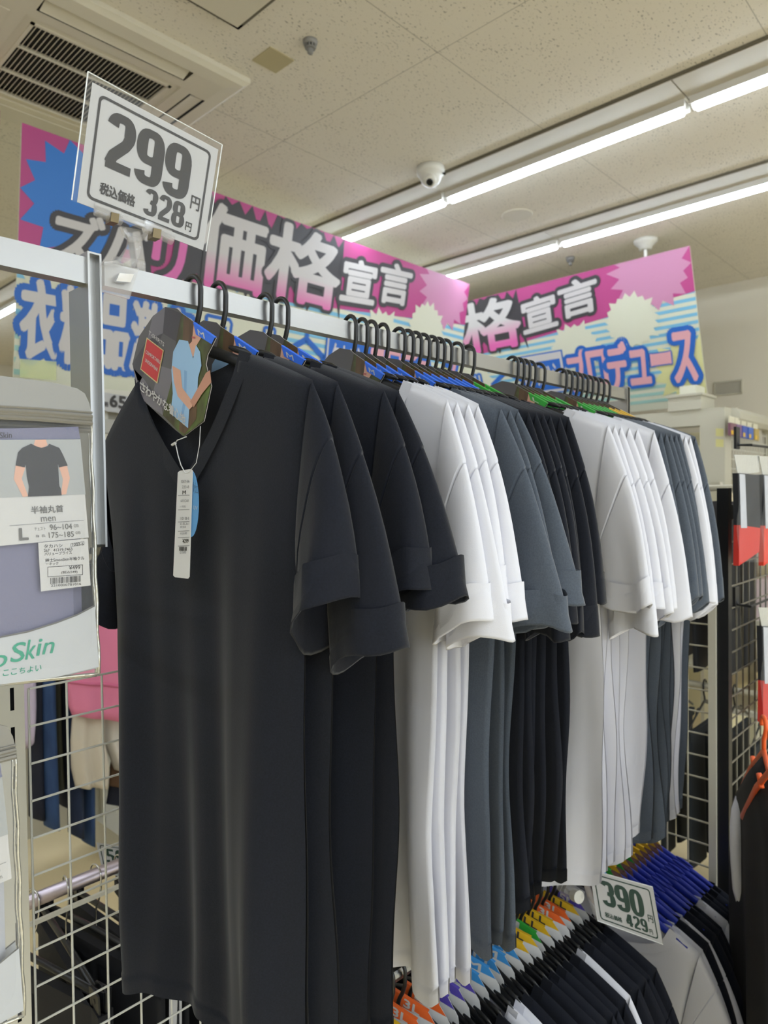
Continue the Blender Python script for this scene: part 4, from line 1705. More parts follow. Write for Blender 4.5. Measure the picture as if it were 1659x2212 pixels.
# the blue hangers past the 390 yen card
SEQ2 = [('w', 'sky', 1), ('w', 'green', 1), ('k', 'yellow', 0), ('w', 'green', 1), ('k', 'yellow', 1), ('k', 'green', 1), ('k', 'yellow', 0), ('w', 'yellow', 0), ('k', 'yellow', 1), ('k', 'yellow', 0), ('k', 'yellow', 1), ('k', 'yellow', 1)]
bp = None
for i, (col, sz, br) in enumerate(SEQ2):
    X = 1.452+.0255*i
    rd = random.Random(900+i)
    ya = R(rd.uniform(-2, 2)-3)
    z = lrz(X)-.012
    pos = '%s of the blue hangers by the 390 yen card' % ORD[i]
    if bp is None:
        bp = g = hanger(pos, 'blue hangers of the lower row', BLUE_PLASTIC, hw=.215, thick=1.55)
    else:
        g = copy_tree(bp)
        g['label'] = pos
    g.location, g.rotation_euler = (X, RY, z), (0, 0, ya)
    key = (sz, 'b')
    lab = 'tan card with %s strip, %s' % ('pale blue' if sz == 'sky' else sz, pos)
    if key not in cardp:
        cardp[key] = c = white_card(lab, sz, LETR[sz], True, True)
    else:
        c = copy_tree(cardp[key])
        c['label'] = lab
    c.location, c.rotation_euler = (X, RY, z+.01), (0, R(8), ya+R(8))
    lab = '%s T-shirt on the %s' % ('white' if col == 'w' else 'black', pos)
    key = (col, 'b', i % 3)
    if key not in shp:
        shp[key] = s = shirt(col, lab, 'T-shirts on the blue hangers', KM[col], 950+i, X, L=.60, hw=.225, neck='c', nw=.165, fd=.075, res=.5, tk=.0065, open_=.016, famp=.006)
    else:
        s = copy_tree(shp[key])
        s['label'] = lab
    s.location, s.rotation_euler = (X, RY, z), (0, 0, ya)

# 390 yen card
d0 = ray(1345, 1950)*1.33+CAM_POS
NN = np.array([-.72, -.66, .10])
NN /= np.linalg.norm(NN)
cor = [on_plane(*q, d0, NN) for q in ((1273, 1878), (1409, 1916), (1432, 2040), (1291, 1989))]
pc, Q, N_ = price_card('price_card', 'white 390 yen price card with rounded border among the lower hangers', cor, 0, '390', '429', (.0, 1., .0, 1.), GREEN_INK, False)
f = MB()
f.tube([Q(0, 1), Q(1, 1), Q(1, 0), Q(0, 0)], .0012, 6, closed=True)
f.build('rim', mat('clear_edge', '#dadcda', .15), pc)
t = thing('sign_clip', 'clear plastic clip with white swivel holding the 390 yen card', 'clip', d0)


def K2(x, y, dd=0):
    return on_plane(x, y, d0, NN)-NN*dd-d0


b = MB()
b.tube([K2(1262, 1890, .004), K2(1275, 1935, .004), K2(1292, 1985, .004)], .006, 8)
b.build('card_jaw', CLIPM, t)
b = MB()
b.tube([K2(1243, 1938, .01), K2(1250, 1936, -.004)], .012, 14)
b.build('swivel', mat('white_camera_plastic', '#d9d6cc', .4), t)
b = MB()
b.tube([K2(1222, 1905, .03), K2(1235, 1925, .015), K2(1262, 1938, .004)], .009, 8)
b.tube([K2(1215, 1930, .035), K2(1240, 1950, .02)], .008, 8)
b.build('rail_jaw', CLIPM, t)

# ================================================================== BEHIND THE MESH, LEFT
BZ = .806
b = MB()
b.tube([(.20, 1.27, BZ), (1.70, 1.27, BZ)], .0125, 14)
tag(b.build('back_rail', mat('steel_mauve', '#b3a9b0', .3, .9), smooth=True), 'round steel rail behind the white mesh, carrying clip hangers', 'clothes rail')
b = MB()
b.box((.20, 1.237, BZ-.026), (1.70, 1.243, BZ-.019))
tag(b.build('rail_strip', CREAM_STEEL), 'thin cream strip running along the back rail', 'rail strip')
BTROU = mat('black_trouser_cloth', '#131419', .8, bump=(300, .1))
STRIPE = mat('white_side_stripe', '#c9c9cc', .7)


def clip_hanger(label, w=.17):
    t = thing('clip_hanger', label, 'hanger', group='clip hangers behind the mesh')
    b = MB()
    pts = [(0, .016*math.cos(R(-20+200*k/12)), .002+.0175*math.sin(R(-20+200*k/12))) for k in range(13)]
    pts += [(0, -.015, -.02), (0, -.008, -.045), (0, 0, -.06), (0, .002, -.095), (0, 0, -.10)]
    b.tube(pts, .0016, 6)
    b.build('hook', CHROME, t, smooth=True)
    b = MB()
    b.tube([(0, -w, -.108), (0, -.02, -.103), (0, .02, -.103), (0, w, -.108)], .006, 8)
    b.build('bar', BLACK_PLASTIC, t, smooth=True)
    for s in (-1, 1):
        b = MB()
        b.poly([(-.008, s*w-.018, -.095), (-.008, s*w+.018, -.095), (-.005, s*w+.016, -.15), (-.005, s*w-.016, -.15)], thick=(.003, 0, 0))
        b.poly([(.005, s*w-.018, -.095), (.005, s*w+.018, -.095), (.004, s*w+.016, -.15), (.004, s*w-.016, -.15)], thick=(.003, 0, 0))
        b.tube([(-.008, s*w, -.112), (.008, s*w, -.112)], .004, 6)
        b.build('clip', BLACK_PLASTIC, t)
    return t


def trousers(label, m, w=.19, L=.62, top=-.128, stripe=None, name='trousers', group='dark trousers', seed=0):
    t = thing(name, label, 'trousers', group=group)
    rd = random.Random(seed)
    ph = rd.uniform(0, 6)
    for s in (-1, 1):
        b = MB()
        for side in (-1, 1):
            rows_ = []
            for j in range(15):
                v = j/14
                row = []
                for i in range(11):
                    u = i/10
                    y0, y1 = (.0, w*s) if v < .3 else (s*.012*(v-.3), s*(w-.02*v))
                    y = y0+(y1-y0)*u
                    x = side*(.006+.004*v)*math.sqrt(max(0, 1-(2*u-1)**6))+.006*v*math.sin(16*y+ph+2*v)
                    row.append((x, y, top-L*v))
                rows_.append(row)
            b.grid(rows_, flip=(side > 0) != (s < 0))
        b.build('leg', m, t, smooth=True, weld=.0004)
    b = MB()
    b.box((-.0085, -w, top-.03), (.0085, w, top))
    b.build('waistband', m, t)
    if stripe:
        b = MB()
        for j in range(8):
            v0, v1 = j/8, (j+1)/8
            y0, y1 = -(w-.02*v0)-.001, -(w-.02*v1)-.001
            b.poly([(-.012, y0+.012, top-L*v0), (-.012, y1+.012, top-L*v1), (.004, y1-.002, top-L*v1), (.004, y0-.002, top-L*v0)], stripe)
        b.build('side_stripe', None, t)
    return t


ch0 = None
bx = [.445, .50, .555, .60, .66, .72, .79]
for i, X in enumerate(bx):
    lab = '%s wire-hooked clip hanger on the rail behind the mesh' % ORD[i]
    if ch0 is None:
        ch0 = g = clip_hanger(lab)
    else:
        g = copy_tree(ch0)
        g['label'] = lab
    ya = R([14, -6, 10, 4, -8, 3, 6][i])
    g.location, g.rotation_euler = (X, 1.27, BZ), (0, 0, ya)
    tr = trousers('%s pair of black trousers behind the white mesh' % ORD[i], BTROU, stripe=STRIPE if i in (3, 5) else None, seed=i, group='black trousers behind the mesh')
    tr.location, tr.rotation_euler = (X, 1.27, BZ), (0, 0, ya)
d1 = ray(240, 1850)*1.42+CAM_POS
N1 = np.array([-.6, -.78, .1])
N1 /= np.linalg.norm(N1)
cor = [on_plane(*q, d1, N1) for q in ((208, 1820), (312, 1835), (324, 1905), (222, 1886))]
price_card('price_card', '590 yen price card half hidden behind the front black T-shirt', cor, 0, '590', '649', (.0, 1., .0, 1.), GREEN_INK, False)
t = thing('sign_clip', 'small clip holding the 590 yen card on the back rail', 'clip', on_plane(275, 1895, d1, N1))
b = MB()
cc = np.array(on_plane(275, 1895, d1, N1))
b.tube([(0, 0, 0), (.005, .01, -.03), np.array([cc[0]+.01, 1.27, BZ+.01])-cc], .006, 8)
b.build('stem', CLIPM, t)

# ------------------------------------------------------------------ far rack with the banner
FY = 3.02
t = thing('clothes_gondola', 'cream clothes rack far behind the mesh, under the long pink banner', 'clothes rack', (1.2, FY, 0))


def at_rack(lo, hi, name, m=CREAM_STEEL):
    b = MB()
    b.box([lo[0]-1.2, lo[1]-FY, lo[2]], [hi[0]-1.2, hi[1]-FY, hi[2]])
    return b.build(name, m, t)


for x in (-1.0, .62, 1.36, 2.6, 4.05):
    at_rack((x, FY-.02, 0), (x+.05, FY+.03, 1.97), 'post')
at_rack((-1.0, FY-.05, 1.93), (4.1, FY+.06, 1.99), 'top_beam')
at_rack((-1.0, FY-.035, 1.80), (4.1, FY-.02, 1.86), 'price_rail', mat('grey_price_rail', '#a9a69c', .4))
at_rack((1.32, FY-.35, 0), (4.1, FY+.03, .10), 'base_shelf')
at_rack((1.36, FY-.28, .25), (1.40, FY-.02, .30), 'brace')
b = MB()
for z in (1.28,):
    b.tube([(-2.0, -.28, z), (2.9, -.28, z)], .0125, 10)
b.build('hanging_rail', STEEL, t)
for x in (-2.0, -.5, .18, 1.45, 2.85):
    b = MB()
    b.tube([(x, 0, 1.30), (x, -.28, 1.28)], .010, 8)
    b.build('rail_arm', CREAM_STEEL, t)
b = MB()
b.box((-2.2, .02, .1), (2.9, .035, 1.9))
b.build('back_panel', mat('cream_back_panel', '#c6c1ae', .6), t)
# shelf label under the banner
Y65 = FY-.062
cor = [at(212, 845, 'Y', Y65), at(330, 866, 'Y', Y65), at(330, 904, 'Y', Y65), at(212, 885, 'Y', Y65)]
t65 = thing('price_strip', 'white shelf price strip with big 650, beside the black shirt collar', 'price strip', cor[3])
b = MB()
b.poly([np.array(c)-cor[3] for c in cor], PAPER, thick=(0, .002, 0))
b.build('strip', None, t65)
b = MB()
c3 = np.array(cor[3])
for k, ch in enumerate('650'):
    x0 = 238+19*k
    O, U, V = quadframe(at(x0, 853+3*k, 'Y', Y65-.002)-c3, at(x0+15, 855+3*k, 'Y', Y65-.002)-c3, at(x0, 878+3*k, 'Y', Y65-.002)-c3)
    write(b, ch, O, U, V, INK, .06)
O, U, V = quadframe(at(219, 866, 'Y', Y65-.002)-c3, at(234, 868, 'Y', Y65-.002)-c3, at(219, 877, 'Y', Y65-.002)-c3)
write(b, '価格', O, U, V, INK, .02)
b.build('price_lettering', None, t65)
# clear holders that carry the banner
for (x, lab) in ((82, 'clear stand plate with green tint under the left end of the long banner'),):
    c = [at(44, 775, 'Y', 2.98), at(122, 781, 'Y', 2.98), at(122, 822, 'Y', 2.98), at(43, 815, 'Y', 2.98)]
    b = MB()
    b.poly(c, mat('tinted_holder', '#c9d18a', .15, alpha=.45), thick=(0, .003, 0))
    tag(b.build('banner_holder', None), lab, 'sign holder')


def drape(name, label, cat, L_, R_, Y, m, folds=4, amp=.02, th=.02, group='clothes on the far rack', hem=None):
    """a hanging garment between two edge polylines seen at pixels, on the plane y = Y, with real folds and thickness"""
    O = np.array(at(L_[0][0], L_[0][1], 'Y', Y))
    t = thing(name, label, cat, O, group=group)

    def interp(pl, v):
        y = pl[0][1]+(pl[-1][1]-pl[0][1])*v
        i = max(k for k in range(len(pl)-1) if pl[k][1] <= y+1e-6)
        f = (y-pl[i][1])/(pl[i+1][1]-pl[i][1])
        return (pl[i][0]*(1-f)+pl[i+1][0]*f, pl[i][1]*(1-f)+pl[i+1][1]*f)
    nv, nu = 18, 8*folds
    A, B = [], []
    for j in range(nv+1):
        v = j/nv
        l, r = interp(L_, v), interp(R_, v)
        ra, rb = [], []
        for i in range(nu+1):
            u = i/nu
            p = np.array(at(l[0]+(r[0]-l[0])*u, l[1]+(r[1]-l[1])*u, 'Y', Y))-O
            w = amp*(.3+.7*v)*math.sin(2*math.pi*folds*u+1.3*math.sin(2*v))
            e_ = math.sqrt(max(0, 1-(2*u-1)**8))
            ra.append(p+np.array([0, w-th*.5*e_, 0]))
            rb.append(p+np.array([0, w+th*.5*e_, 0]))
        A.append(ra)
        B.append(rb)
    b = MB()
    b.grid(A)
    b.grid(B, flip=True)
    b.grid([A[0], B[0]], flip=True)
    b.grid([A[-1], B[-1]])
    b.build('cloth', m, t, smooth=True, weld=.0005)
    if hem:
        h = MB()
        for k in range(nv+1):
            pass
        h.tube([p+np.array([0, -.004, .0]) for p in A[int(nv*hem[0])]], .006, 6)
        h.build('seam', hem[1], t, smooth=True)
    return t


JEAN = mat('blue_denim', '#33507c', .8, var=(20, '#2a4470', (1, 1, .4)), bump=(400, .2))
JEAN2 = mat('dark_denim', '#20304f', .8, var=(20, '#1a2845', (1, 1, .4)), bump=(400, .2))
NAVY = mat('navy_cloth', '#1b1f30', .85)
OLIVE = mat('olive_cloth', '#4a4a3c', .85)
LILACC = mat('lilac_cloth', '#c9bcd2', .8)
PINKC = mat('pink_sweat_cloth', '#e987a8', .85)
PINKC2 = mat('pink_rib_cloth', '#d97497', .85)
CREAMC = mat('cream_skirt_cloth', '#d9cfbd', .85)
WHC = mat('off_white_cloth', '#dcd5c8', .85)
BROWNC = mat('brown_cloth', '#5f4632', .85)
PANTS = [
    ('dark navy trousers at the left among the far jeans', NAVY, [(60, 1212), (62, 1560), (64, 1765)], [(92, 1212), (93, 1560), (98, 1770)], 2.77),
    ('blue jeans nearest the lilac shirt on the far rack', JEAN, [(83, 1212), (90, 1560), (97, 1784)], [(112, 1212), (121, 1560), (130, 1792)], 2.75),
    ('olive trousers between the blue jeans and dark ones', OLIVE, [(110, 1212), (113, 1560), (116, 1700)], [(124, 1212), (131, 1560), (138, 1705)], 2.80),
    ('black trousers beside the pink sweatshirt', NAVY, [(122, 1212), (125, 1560), (132, 1740)], [(146, 1212), (150, 1560), (152, 1745)], 2.84),
    ('dark denim jeans partly behind the cream skirt', JEAN2, [(143, 1212), (146, 1600), (150, 1800)], [(174, 1212), (178, 1600), (182, 1812)], 2.78),
    ('blue jeans whose leg ends below the cream skirt', JEAN, [(176, 1212), (178, 1600), (180, 1818)], [(203, 1212), (204, 1600), (205, 1828)], 2.82)]
for lab, mm_, l, r, Y in PANTS:
    drape('trousers', lab, 'trousers', l, r, Y, mm_, folds=1, amp=.01, th=.05, group='jeans and trousers on the far rack')
drape('hanging_shirt', 'lilac shirt hanging beside the slotted post', 'shirt', [(48, 1212), (50, 1500), (56, 1622)], [(74, 1212), (81, 1540), (76, 1590)], 2.70, LILACC, folds=1, amp=.012)
drape('sweatshirt', 'pink sweatshirt hanging behind the mesh', 'sweatshirt', [(170, 1212), (145, 1480), (151, 1530), (158, 1546)], [(290, 1212), (300, 1480), (296, 1540), (290, 1562)], 2.665, PINKC, folds=2, amp=.012, hem=(.80, PINKC2))
drape('skirt', 'cream skirt under the pink sweatshirt', 'skirt', [(158, 1520), (154, 1600), (156, 1660), (166, 1702)], [(226, 1530), (228, 1600), (240, 1660), (238, 1702)], 2.70, CREAMC, folds=2, amp=.015)
drape('skirt', 'off-white skirt beside the cream one', 'skirt', [(212, 1530), (224, 1600), (244, 1650), (250, 1664)], [(285, 1530), (290, 1600), (292, 1650), (294, 1668)], 2.735, WHC, folds=2, amp=.015)
drape('skirt', 'brown skirt edge below the off-white skirt', 'skirt', [(240, 1640), (236, 1668), (234, 1698)], [(290, 1640), (292, 1670), (292, 1702)], 2.765, BROWNC, folds=1, amp=.01)
drape('skirt', 'dark navy skirt hem at the front black shirt', 'skirt', [(236, 1690), (234, 1715), (231, 1738)], [(290, 1690), (292, 1715), (294, 1742)], 2.79, NAVY, folds=1, amp=.01)

# ================================================================== RIGHT SIDE
# cross mesh at the end of the island and a black mesh stand beyond it
EX = 1.78
wire_panel('mesh_panel', 'cream wire mesh across the rack end, in front of the dark trousers', (EX, .585, .957-.055*16), (0, .052, 0), (0, 0, .055), 9, 22, .0022, CREAM_DARK)
b = MB()
b.box((EX-.008, .567, 0), (EX+.008, .585, 1.30))
tag(b.build('end_post', CREAM_STEEL), 'thin cream post beside the black pole', 'post')
PXB, PYB = EX+.012, .553
t = thing('black_mesh_stand', 'black framed mesh stand at the right, packets hanging on it', 'mesh stand', (PXB, PYB, 0))
b = MB()
b.box((-.013, -.013, 0), (.013, .013, 1.512))
b.build('pole', BLACK_STEEL, t)
b = MB()
b.box((1.2, -.013, 0), (1.226, .013, 1.512))
b.build('pole', BLACK_STEEL, t)
b = MB()
b.box((.013, -.008, 1.435), (1.2, .008, 1.472))
b.build('top_bar', BLACK_STEEL, t)
BW = mat('bronze_wire', '#6f6a5c', .4)
b = MB()
for i in range(23):
    b.tube([(.04+.052*i, 0, .05), (.04+.052*i, 0, 1.435)], .0022, 6)
b.build('upright_wires', BW, t)
b = MB()
for j in range(26):
    b.tube([(.013, -.004, .06+.055*j), (1.2, -.004, .06+.055*j)], .0022, 6)
b.build('cross_wires', BW, t)
for lab, (x, y) in (('upper black hook on the mesh stand', (1600, 962)), ('lower black hook on the mesh stand', (1598, 1304))):
    p = np.array(at(x, y, 'Y', PYB-.006))
    h = thing('wire_hook', lab, 'hook', p, group='black hooks on the mesh stand')
    b = MB()
    b.tube([(-.02, .004, .03), (-.02, 0, .0), (-.02, -.03, -.002), (.25, -.035, .0)], .0032, 6)
    b.build('arm', BLACK_STEEL, h)
    b = MB()
    b.box((-.035, .0, -.01), (-.005, .006, .045))
    b.build('back_plate', BLACK_STEEL, h)


def sock_packet(label, px0, px1, y0, y1, colr, Y=.5):
    O = np.array(at((px0+px1)/2, y0, 'Y', Y))
    t = thing('sock_packet', label, 'packet', O, group='sock packets on the mesh stand')

    def K(x, y, e=0):
        p = np.array(at(x, y, 'Y', Y))-O
        p[1] -= e
        return p
    b = MB()
    w = px1-px0
    yc = y1-(y1-y0)*.34
    b.poly([K(px0+4, y0+40, .004), K(px1-4, y0+44, .004), K(px1-3, yc, .006), K(px0+5, yc-6, .006)], mat('black_sock_cloth', '#1e2026', .8), thick=(0, .012, 0))
    b.build('sock_leg', None, t)
    b = MB()
    b.poly([K(px0+5, yc-6, .006), K(px1-3, yc, .006), K(px1-4, y1-30, .004), K(px0+w*.55, y1-16, .004), K(px0+6, y1, .004)], colr, thick=(0, .012, 0))
    b.build('sock_foot', None, t)
    b = MB()
    b.poly([K(px0+6, y0+42, .0055), K(px0+18, y0+43, .0055), K(px0+20, yc, .008), K(px0+7, yc, .008)], mat('pale_grey_cloth', '#bfc1c8', .8), thick=(0, .001, 0))
    b.build('side_stripe', None, t)
    b = MB()
    b.poly([K(px0, y0), K(px1, y0+2), K(px1+1, y0+38), K(px0+8, y0+44)], mat('header_film', '#cfd0cc', .2, .3, bump=(50, .6)), thick=(0, .001, 0))
    b.build('bag_header', None, t)
    rows_ = []
    for j in range(9):
        v = j/8
        rows_.append([K(px0+w*u+2*math.sin(9*v), y0+38+(y1-y0-46)*v, .009+.003*math.sin(9*u+7*v)) for u in [i/8 for i in range(9)]])
    b = MB()
    b.grid(rows_)
    b.build('clear_film', FOIL, t, smooth=True)
    return t


REDC = mat('red_cloth', '#cc3229', .8)
sock_packet('clear packet with a black and red pair of socks on the upper hook', 1586, 1640, 982, 1222, REDC)
sock_packet('clear packet of red socks cut by the right edge, upper hook', 1640, 1696, 985, 1222, mat('orange_red_cloth', '#e0452f', .8), .497)
sock_packet('clear packet cut by the right edge on the lower hook', 1638, 1700, 1312, 1560, REDC, .498)

# dark clothes beyond the end mesh
RX = 2.72
b = MB()
b.tube([(RX, .62, .775), (RX, 1.75, .775)], .012, 10)
tag(b.build('clothes_rail', CREAM_DARK), 'rail of the dark trousers seen through the end mesh', 'clothes rail')
dh = None
DT = mat('dark_teal_trouser', '#1b2126', .85)
for i in range(9):
    Y = .70+.105*i
    lab = '%s dark hanger seen through the end mesh' % ORD[i]
    if dh is None:
        dh = g = hanger(lab, 'dark hangers through the end mesh', BLACK_PLASTIC, hw=.19)
    else:
        g = copy_tree(dh)
        g['label'] = lab
    g.location, g.rotation_euler = (RX, Y, .775), (0, 0, R(-90))
    q = trousers('%s pair of dark trousers seen through the end mesh' % ORD[i], DT, w=.17, L=.5, top=-.14, seed=50+i, group='dark trousers through the end mesh')
    q.location, q.rotation_euler = (RX, Y, .775), (0, 0, R(-90))
b = MB()
b.tube([(RX+.05, .72, 1.52), (RX+.05, 1.9, 1.52)], .012, 10)
tag(b.build('clothes_rail', CREAM_DARK), 'upper rail of dark clothes beyond the end mesh', 'clothes rail')
for i in range(8):
    Y = .80+.11*i
    q = trousers('%s pair of black trousers on the upper rail beyond the end mesh' % ORD[i], BTROU, w=.2, L=.62, top=-.05, seed=70+i, group='black trousers beyond the end mesh')
    q.location, q.rotation_euler = (RX+.05, Y, 1.52), (0, 0, R(-90))
for y, lab in ((.60, 'cream post of the dark trouser rack, nearer the black pole'), (1.9, 'cream post of the dark trouser rack, behind the white shirts')):
    b = MB()
    b.box((RX+.03, y, 0), (RX+.07, y+.04, 1.56))
    tag(b.build('rack_post', CREAM_DARK), lab, 'rack post')

# tall cream shelving under the turned banner
SX, SY2 = 4.45, 1.36
t = thing('cream_shelving', 'tall cream shelving unit under the farther banner', 'shelving', (SX, SY2, 0))


def sh(lo, hi, name, m=CREAM_DARK):
    b = MB()
    b.box([lo[0]-SX, lo[1]-SY2, lo[2]], [hi[0]-SX, hi[1]-SY2, hi[2]])
    return b.build(name, m, t)


ztop = at(1530, 882, 'X', SX)[2]
yl, yr = at(1512, 1000, 'X', SX)[1], at(1566, 1000, 'X', SX)[1]
sh((SX, yr, 0), (SX+.12, yl, ztop), 'corner_post')
sh((SX, yl, ztop-.10), (SX+.10, 3.4, ztop), 'top_beam')
sh((SX+.02, yl, ztop-.32), (SX+.5, 3.4, ztop-.28), 'shelf', mat('grey_shelf', '#6f6c64', .5))
sh((SX+.5, yl, 0), (SX+.53, 3.4, ztop-.1), 'back_panel', mat('cream_lit_panel', '#e0d6ae', .7))  # lighter, yellower cream: the lit look is put into the panel colour
sh((SX+.02, yl, .9), (SX+.5, 3.4, .93), 'shelf')
sh((SX+.02, yl, .4), (SX+.5, 3.4, .43), 'shelf')
for y_ in (2.1, 3.35):
    sh((SX+.02, y_, 0), (SX+.07, y_+.04, ztop-.1), 'inner_post')
b = MB()
pts = [(.12, 0, ztop-.045)]
for k in range(9):
    w = math.pi/2*k/8
    pts.append((.82+.12*math.sin(w), 0, ztop-.165+.12*math.cos(w)))
pts.append((.94, 0, .0))
b.tube(pts, .05, 8, flat=(1, .9))
b.build('end_arch', CREAM_DARK, t)
b = MB()
for i in range(14):
    b.tube([(.16+.055*i, .01, .1), (.16+.055*i, .01, ztop-.11)], .003, 5)
for j in range(30):
    b.tube([(.12, .014, .15+.06*j), (.9, .014, .15+.06*j)], .003, 5)
b.build('end_mesh', CREAM_STEEL, t)
# small packs hung on the end mesh
PK = ['#7a4f5e', '#7d5a86', '#2f4fa8', '#3d66b8', '#b59a55']
p0 = np.array(at(1575, 906, 'Y', SY2-.03))
for i in range(5):
    o = np.array(at(1574+13*i, 909+3.2*i, 'Y', SY2-.03))
    q = thing('small_pack', '%s small coloured pack hanging on the tall cream shelving end' % ORD[i], 'pack', o, group='small packs on the cream shelving')
    b = MB()
    b.box((0, -.012, -.085), (.10, .004, -.012))
    b.build('pack', mat('pack_%s' % PK[i][1:], PK[i], .4), q)
    b = MB()
    b.box((.0, -.003, -.013), (.10, .0, .03))
    b.build('header', mat('pale_header', '#d8d2b8', .4), q)
    b = MB()
    b.box((.008, -.0135, -.08), (.045, -.012, -.055))
    b.build('print', STRIP['yellow'], q)
# stickers on the corner post
for (y0, lab) in ((925, 'upper faded yellow sticker on the cream shelving post'), (948, 'lower faded yellow sticker on the cream shelving post')):
    b = MB()
    b.poly([at(1546, y0, 'X', SX-.001), at(1563, y0+1, 'X', SX-.001), at(1563, y0+18, 'X', SX-.001), at(1546, y0+17, 'X', SX-.001)], mat('faded_yellow', '#cfc884', .6), thick=(.0006, 0, 0))
    tag(b.build('sticker', None), lab, 'sticker')
# box and holder which carry the banner
c = at(1487, 880, 'X', SX+.06)
t = thing('sign_stand', 'cream box with a small holder on top of the shelving, under the banner corner', 'sign stand', (SX+.08, c[1], ztop))
b = MB()
b.box((-.09, -.10, .0), (.15, .10, .085))
b.build('box', CREAM_DARK, t)
b = MB()
b.box((-.10, -.11, .085), (.16, .11, .10))
b.build('lid', CREAM_DARK, t)
b = MB()
b.box((-.03, -.05, .10), (.13, .05, .16))
b.build('holder', mat('holder_white', '#d7d4bd', .4), t)

# pastel goods beyond the black mesh
t = thing('pastel_gondola', 'low cream gondola with pastel goods beyond the black mesh stand', 'gondola', (3.3, .55, 0))
for x in (0, .55, 1.1):
    b = MB()
    b.box((x-.02, .48, 0), (x+.02, .52, 1.55))
    b.build('post', CREAM_DARK, t)
for z in (.15, .55, .95, 1.3):
    b = MB()
    b.box((-.05, .15, z-.02), (1.2, .48, z))
    b.build('shelf', CREAM_STEEL, t)
b = MB()
b.box((-.05, .52, .1), (1.2, .54, 1.5))
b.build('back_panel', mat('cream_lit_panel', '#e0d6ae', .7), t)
PAS = ['#e7a7b8', '#f0c6c4', '#e86f98', '#b9a5d6', '#e9d7a9', '#8fcbbd', '#e58f7a', '#f3dfe2', '#d35f8d', '#c9b3e0']
k = 0
rd = random.Random(8)
for z, zn in ((1.3, 'top'), (.95, 'third'), (.55, 'second')):
    for i in range(9):
        o = (3.27+.128*i, .72, z)
        q = thing('pastel_pack', '%s pastel pack on the %s shelf beyond the black mesh' % (ORD[i], zn), 'pack', o, group='pastel packs')
        h_ = rd.uniform(.14, .22)
        c_ = PAS[(k*3) % 10]
        b = MB()
        b.box((0, 0, .0005), (.11, .16, h_))
        b.build('box', mat('pack_'+c_[1:], c_, .5), q)
        b = MB()
        b.box((.012, -.001, h_*.45), (.098, 0, h_*.85))
        c_ = PAS[(k*3+4) % 10]
        b.build('label', mat('pack_'+c_[1:], c_, .5), q)
        k += 1

# orange hangers and black jackets at the right edge
def orange_hanger(label, neck, end):
    t = thing('orange_hanger', label, 'hanger', neck, group='orange hangers')
    d = np.array(end)-np.array(neck)
    b = MB()
    dd = d.copy()
    dd[2] = 0
    dd /= np.linalg.norm(dd)
    pts = [dd*.016*math.cos(R(200-220*k/12))+np.array([0, 0, .05+.016*math.sin(R(200-220*k/12))]) for k in range(13)][::-1]
    pts += [np.array([0, 0, .02]), np.array([0, 0, -.01])]
    b.tube(pts, .004, 8)
    b.build('hook', ORANGE_PLASTIC, t, smooth=True)
    b = MB()
    m_ = d*np.array([-1, -1, 1])
    b.tube([m_, m_*.5+np.array([0, 0, .012]), np.array([0, 0, 0]), d*.5+np.array([0, 0, .012]), d], .0075, 8, flat=(1, .6))
    b.build('arms', ORANGE_PLASTIC, t, smooth=True)
    b = MB()
    b.tube([d*.32+np.array([0, 0, -.004]), d*.40+np.array([0, 0, .03])], .005, 6)
    b.build('strap_notch', ORANGE_PLASTIC, t, smooth=True)
    return t


neck = np.array(at(1650, 1622, 'Y', .38))
end = np.array(at(1594, 1722, 'X', neck[0]+.20))
orange_hanger('orange plastic hanger at the right edge, in the black jacket', neck, end)
n2 = np.array(at(1668, 1660, 'Y', .33))
orange_hanger('second orange hanger at the right edge, mostly out of view', n2, n2+(end-neck))
JB = mat('black_jacket_cloth', '#1d1b1b', .8, bump=(200, .15))


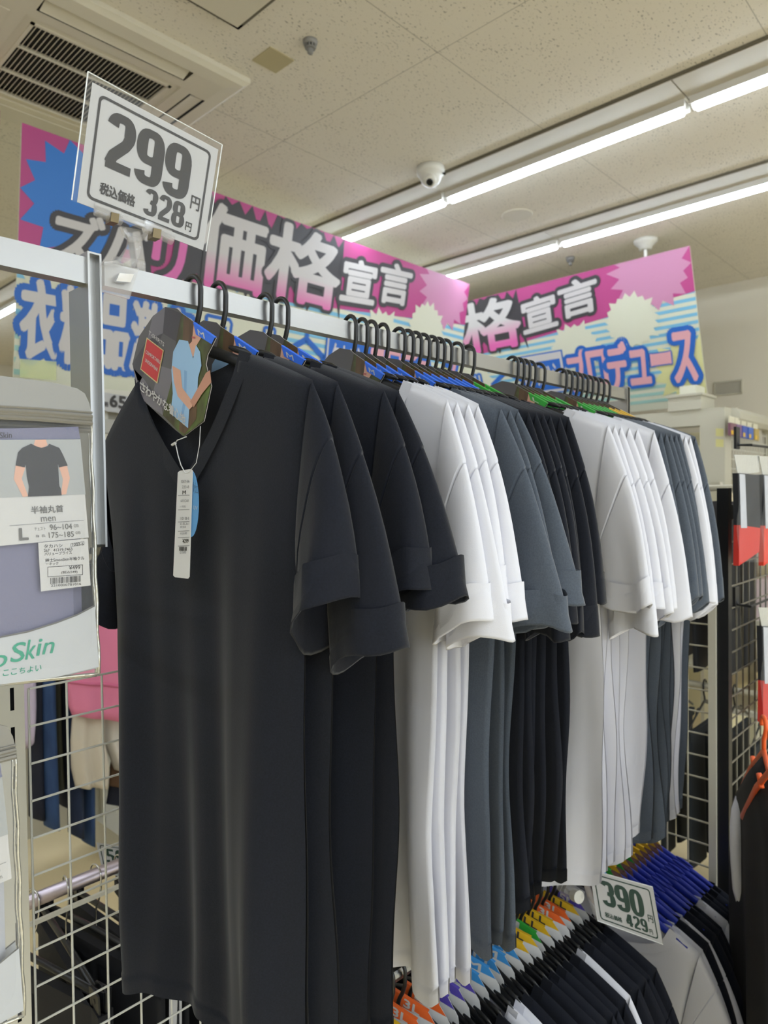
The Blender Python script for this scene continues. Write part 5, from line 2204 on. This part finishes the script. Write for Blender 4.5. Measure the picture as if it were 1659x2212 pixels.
def jacket(label, neck, end, dz, stripe):
    t = thing('jacket', label, 'jacket', neck, group='black jackets at the right edge')
    d = end-neck
    dd = d.copy()
    dd[2] = 0
    w = np.linalg.norm(dd)
    dd /= w
    nn = np.array([-dd[1], dd[0], 0])
    b = MB()
    for side in (-1, 1):
        rows_ = []
        for j in range(24):
            v = j/23
            row = []
            for i in range(33):
                u = -1+i/16
                zt = d[2]*abs(u)**1.1-.006
                zb = -.62
                z = zt+(zb-zt)*v
                th = .022*math.sqrt(max(0, 1-u**8))*math.sqrt(min(1., v/.06))
                x = u*(w+.02*math.sin(math.pi*min(1, v*1.2)))
                f = .010*v*math.sin(9*u+2*v)
                row.append(dd*x+nn*(side*th+f)+np.array([0, 0, z]))
            rows_.append(row)
        b.grid(rows_, flip=side > 0)
    b.build('body', JB, t, smooth=True, weld=.0005)
    if stripe:
        s = MB()
        lf = [(1600, 1722), (1588, 1750), (1583, 1785), (1582, 1825), (1583, 1865), (1588, 1925), (1607, 1980)]
        rt_ = [(1603, 1724), (1600, 1752), (1603, 1785), (1607, 1825), (1611, 1865), (1614, 1925), (1611, 1982)]
        fr_, bk_ = [], []
        for l, r in zip(lf, rt_):
            f_, k_ = [], []
            for i in range(7):
                u = i/6
                p = np.array(at(l[0]+(r[0]-l[0])*u, l[1]+(r[1]-l[1])*u, 'Y', end[1]-.03))-neck
                e_ = .012*math.sqrt(max(0, 1-(2*u-1)**2))
                f_.append(p+np.array([0, -e_, 0]))
                k_.append(p+np.array([0, e_, 0]))
            fr_.append(f_)
            bk_.append(k_)
        s.grid(fr_)
        s.grid(bk_, flip=True)
        s.build('white_sleeve_panel', WHITE_KNIT, t, smooth=True, weld=.0003)
    s = MB()
    P_ = [(d*.97+np.array([0, 0, -.02-.40*j/11])-nn*.015*0+dd*(.0-.01*j/11)+nn*-.028, .030+.012*math.sin(math.pi*j/11)) for j in range(12)]
    s.tube([p for p, _ in P_], [r for _, r in P_], 12, flat=(.8, .8), upv=tuple(dd))
    s.build('sleeve', JB, t, smooth=True)
    return t


jacket('black jacket with a white sleeve panel on the orange hanger at the right edge', neck, end, 0, True)
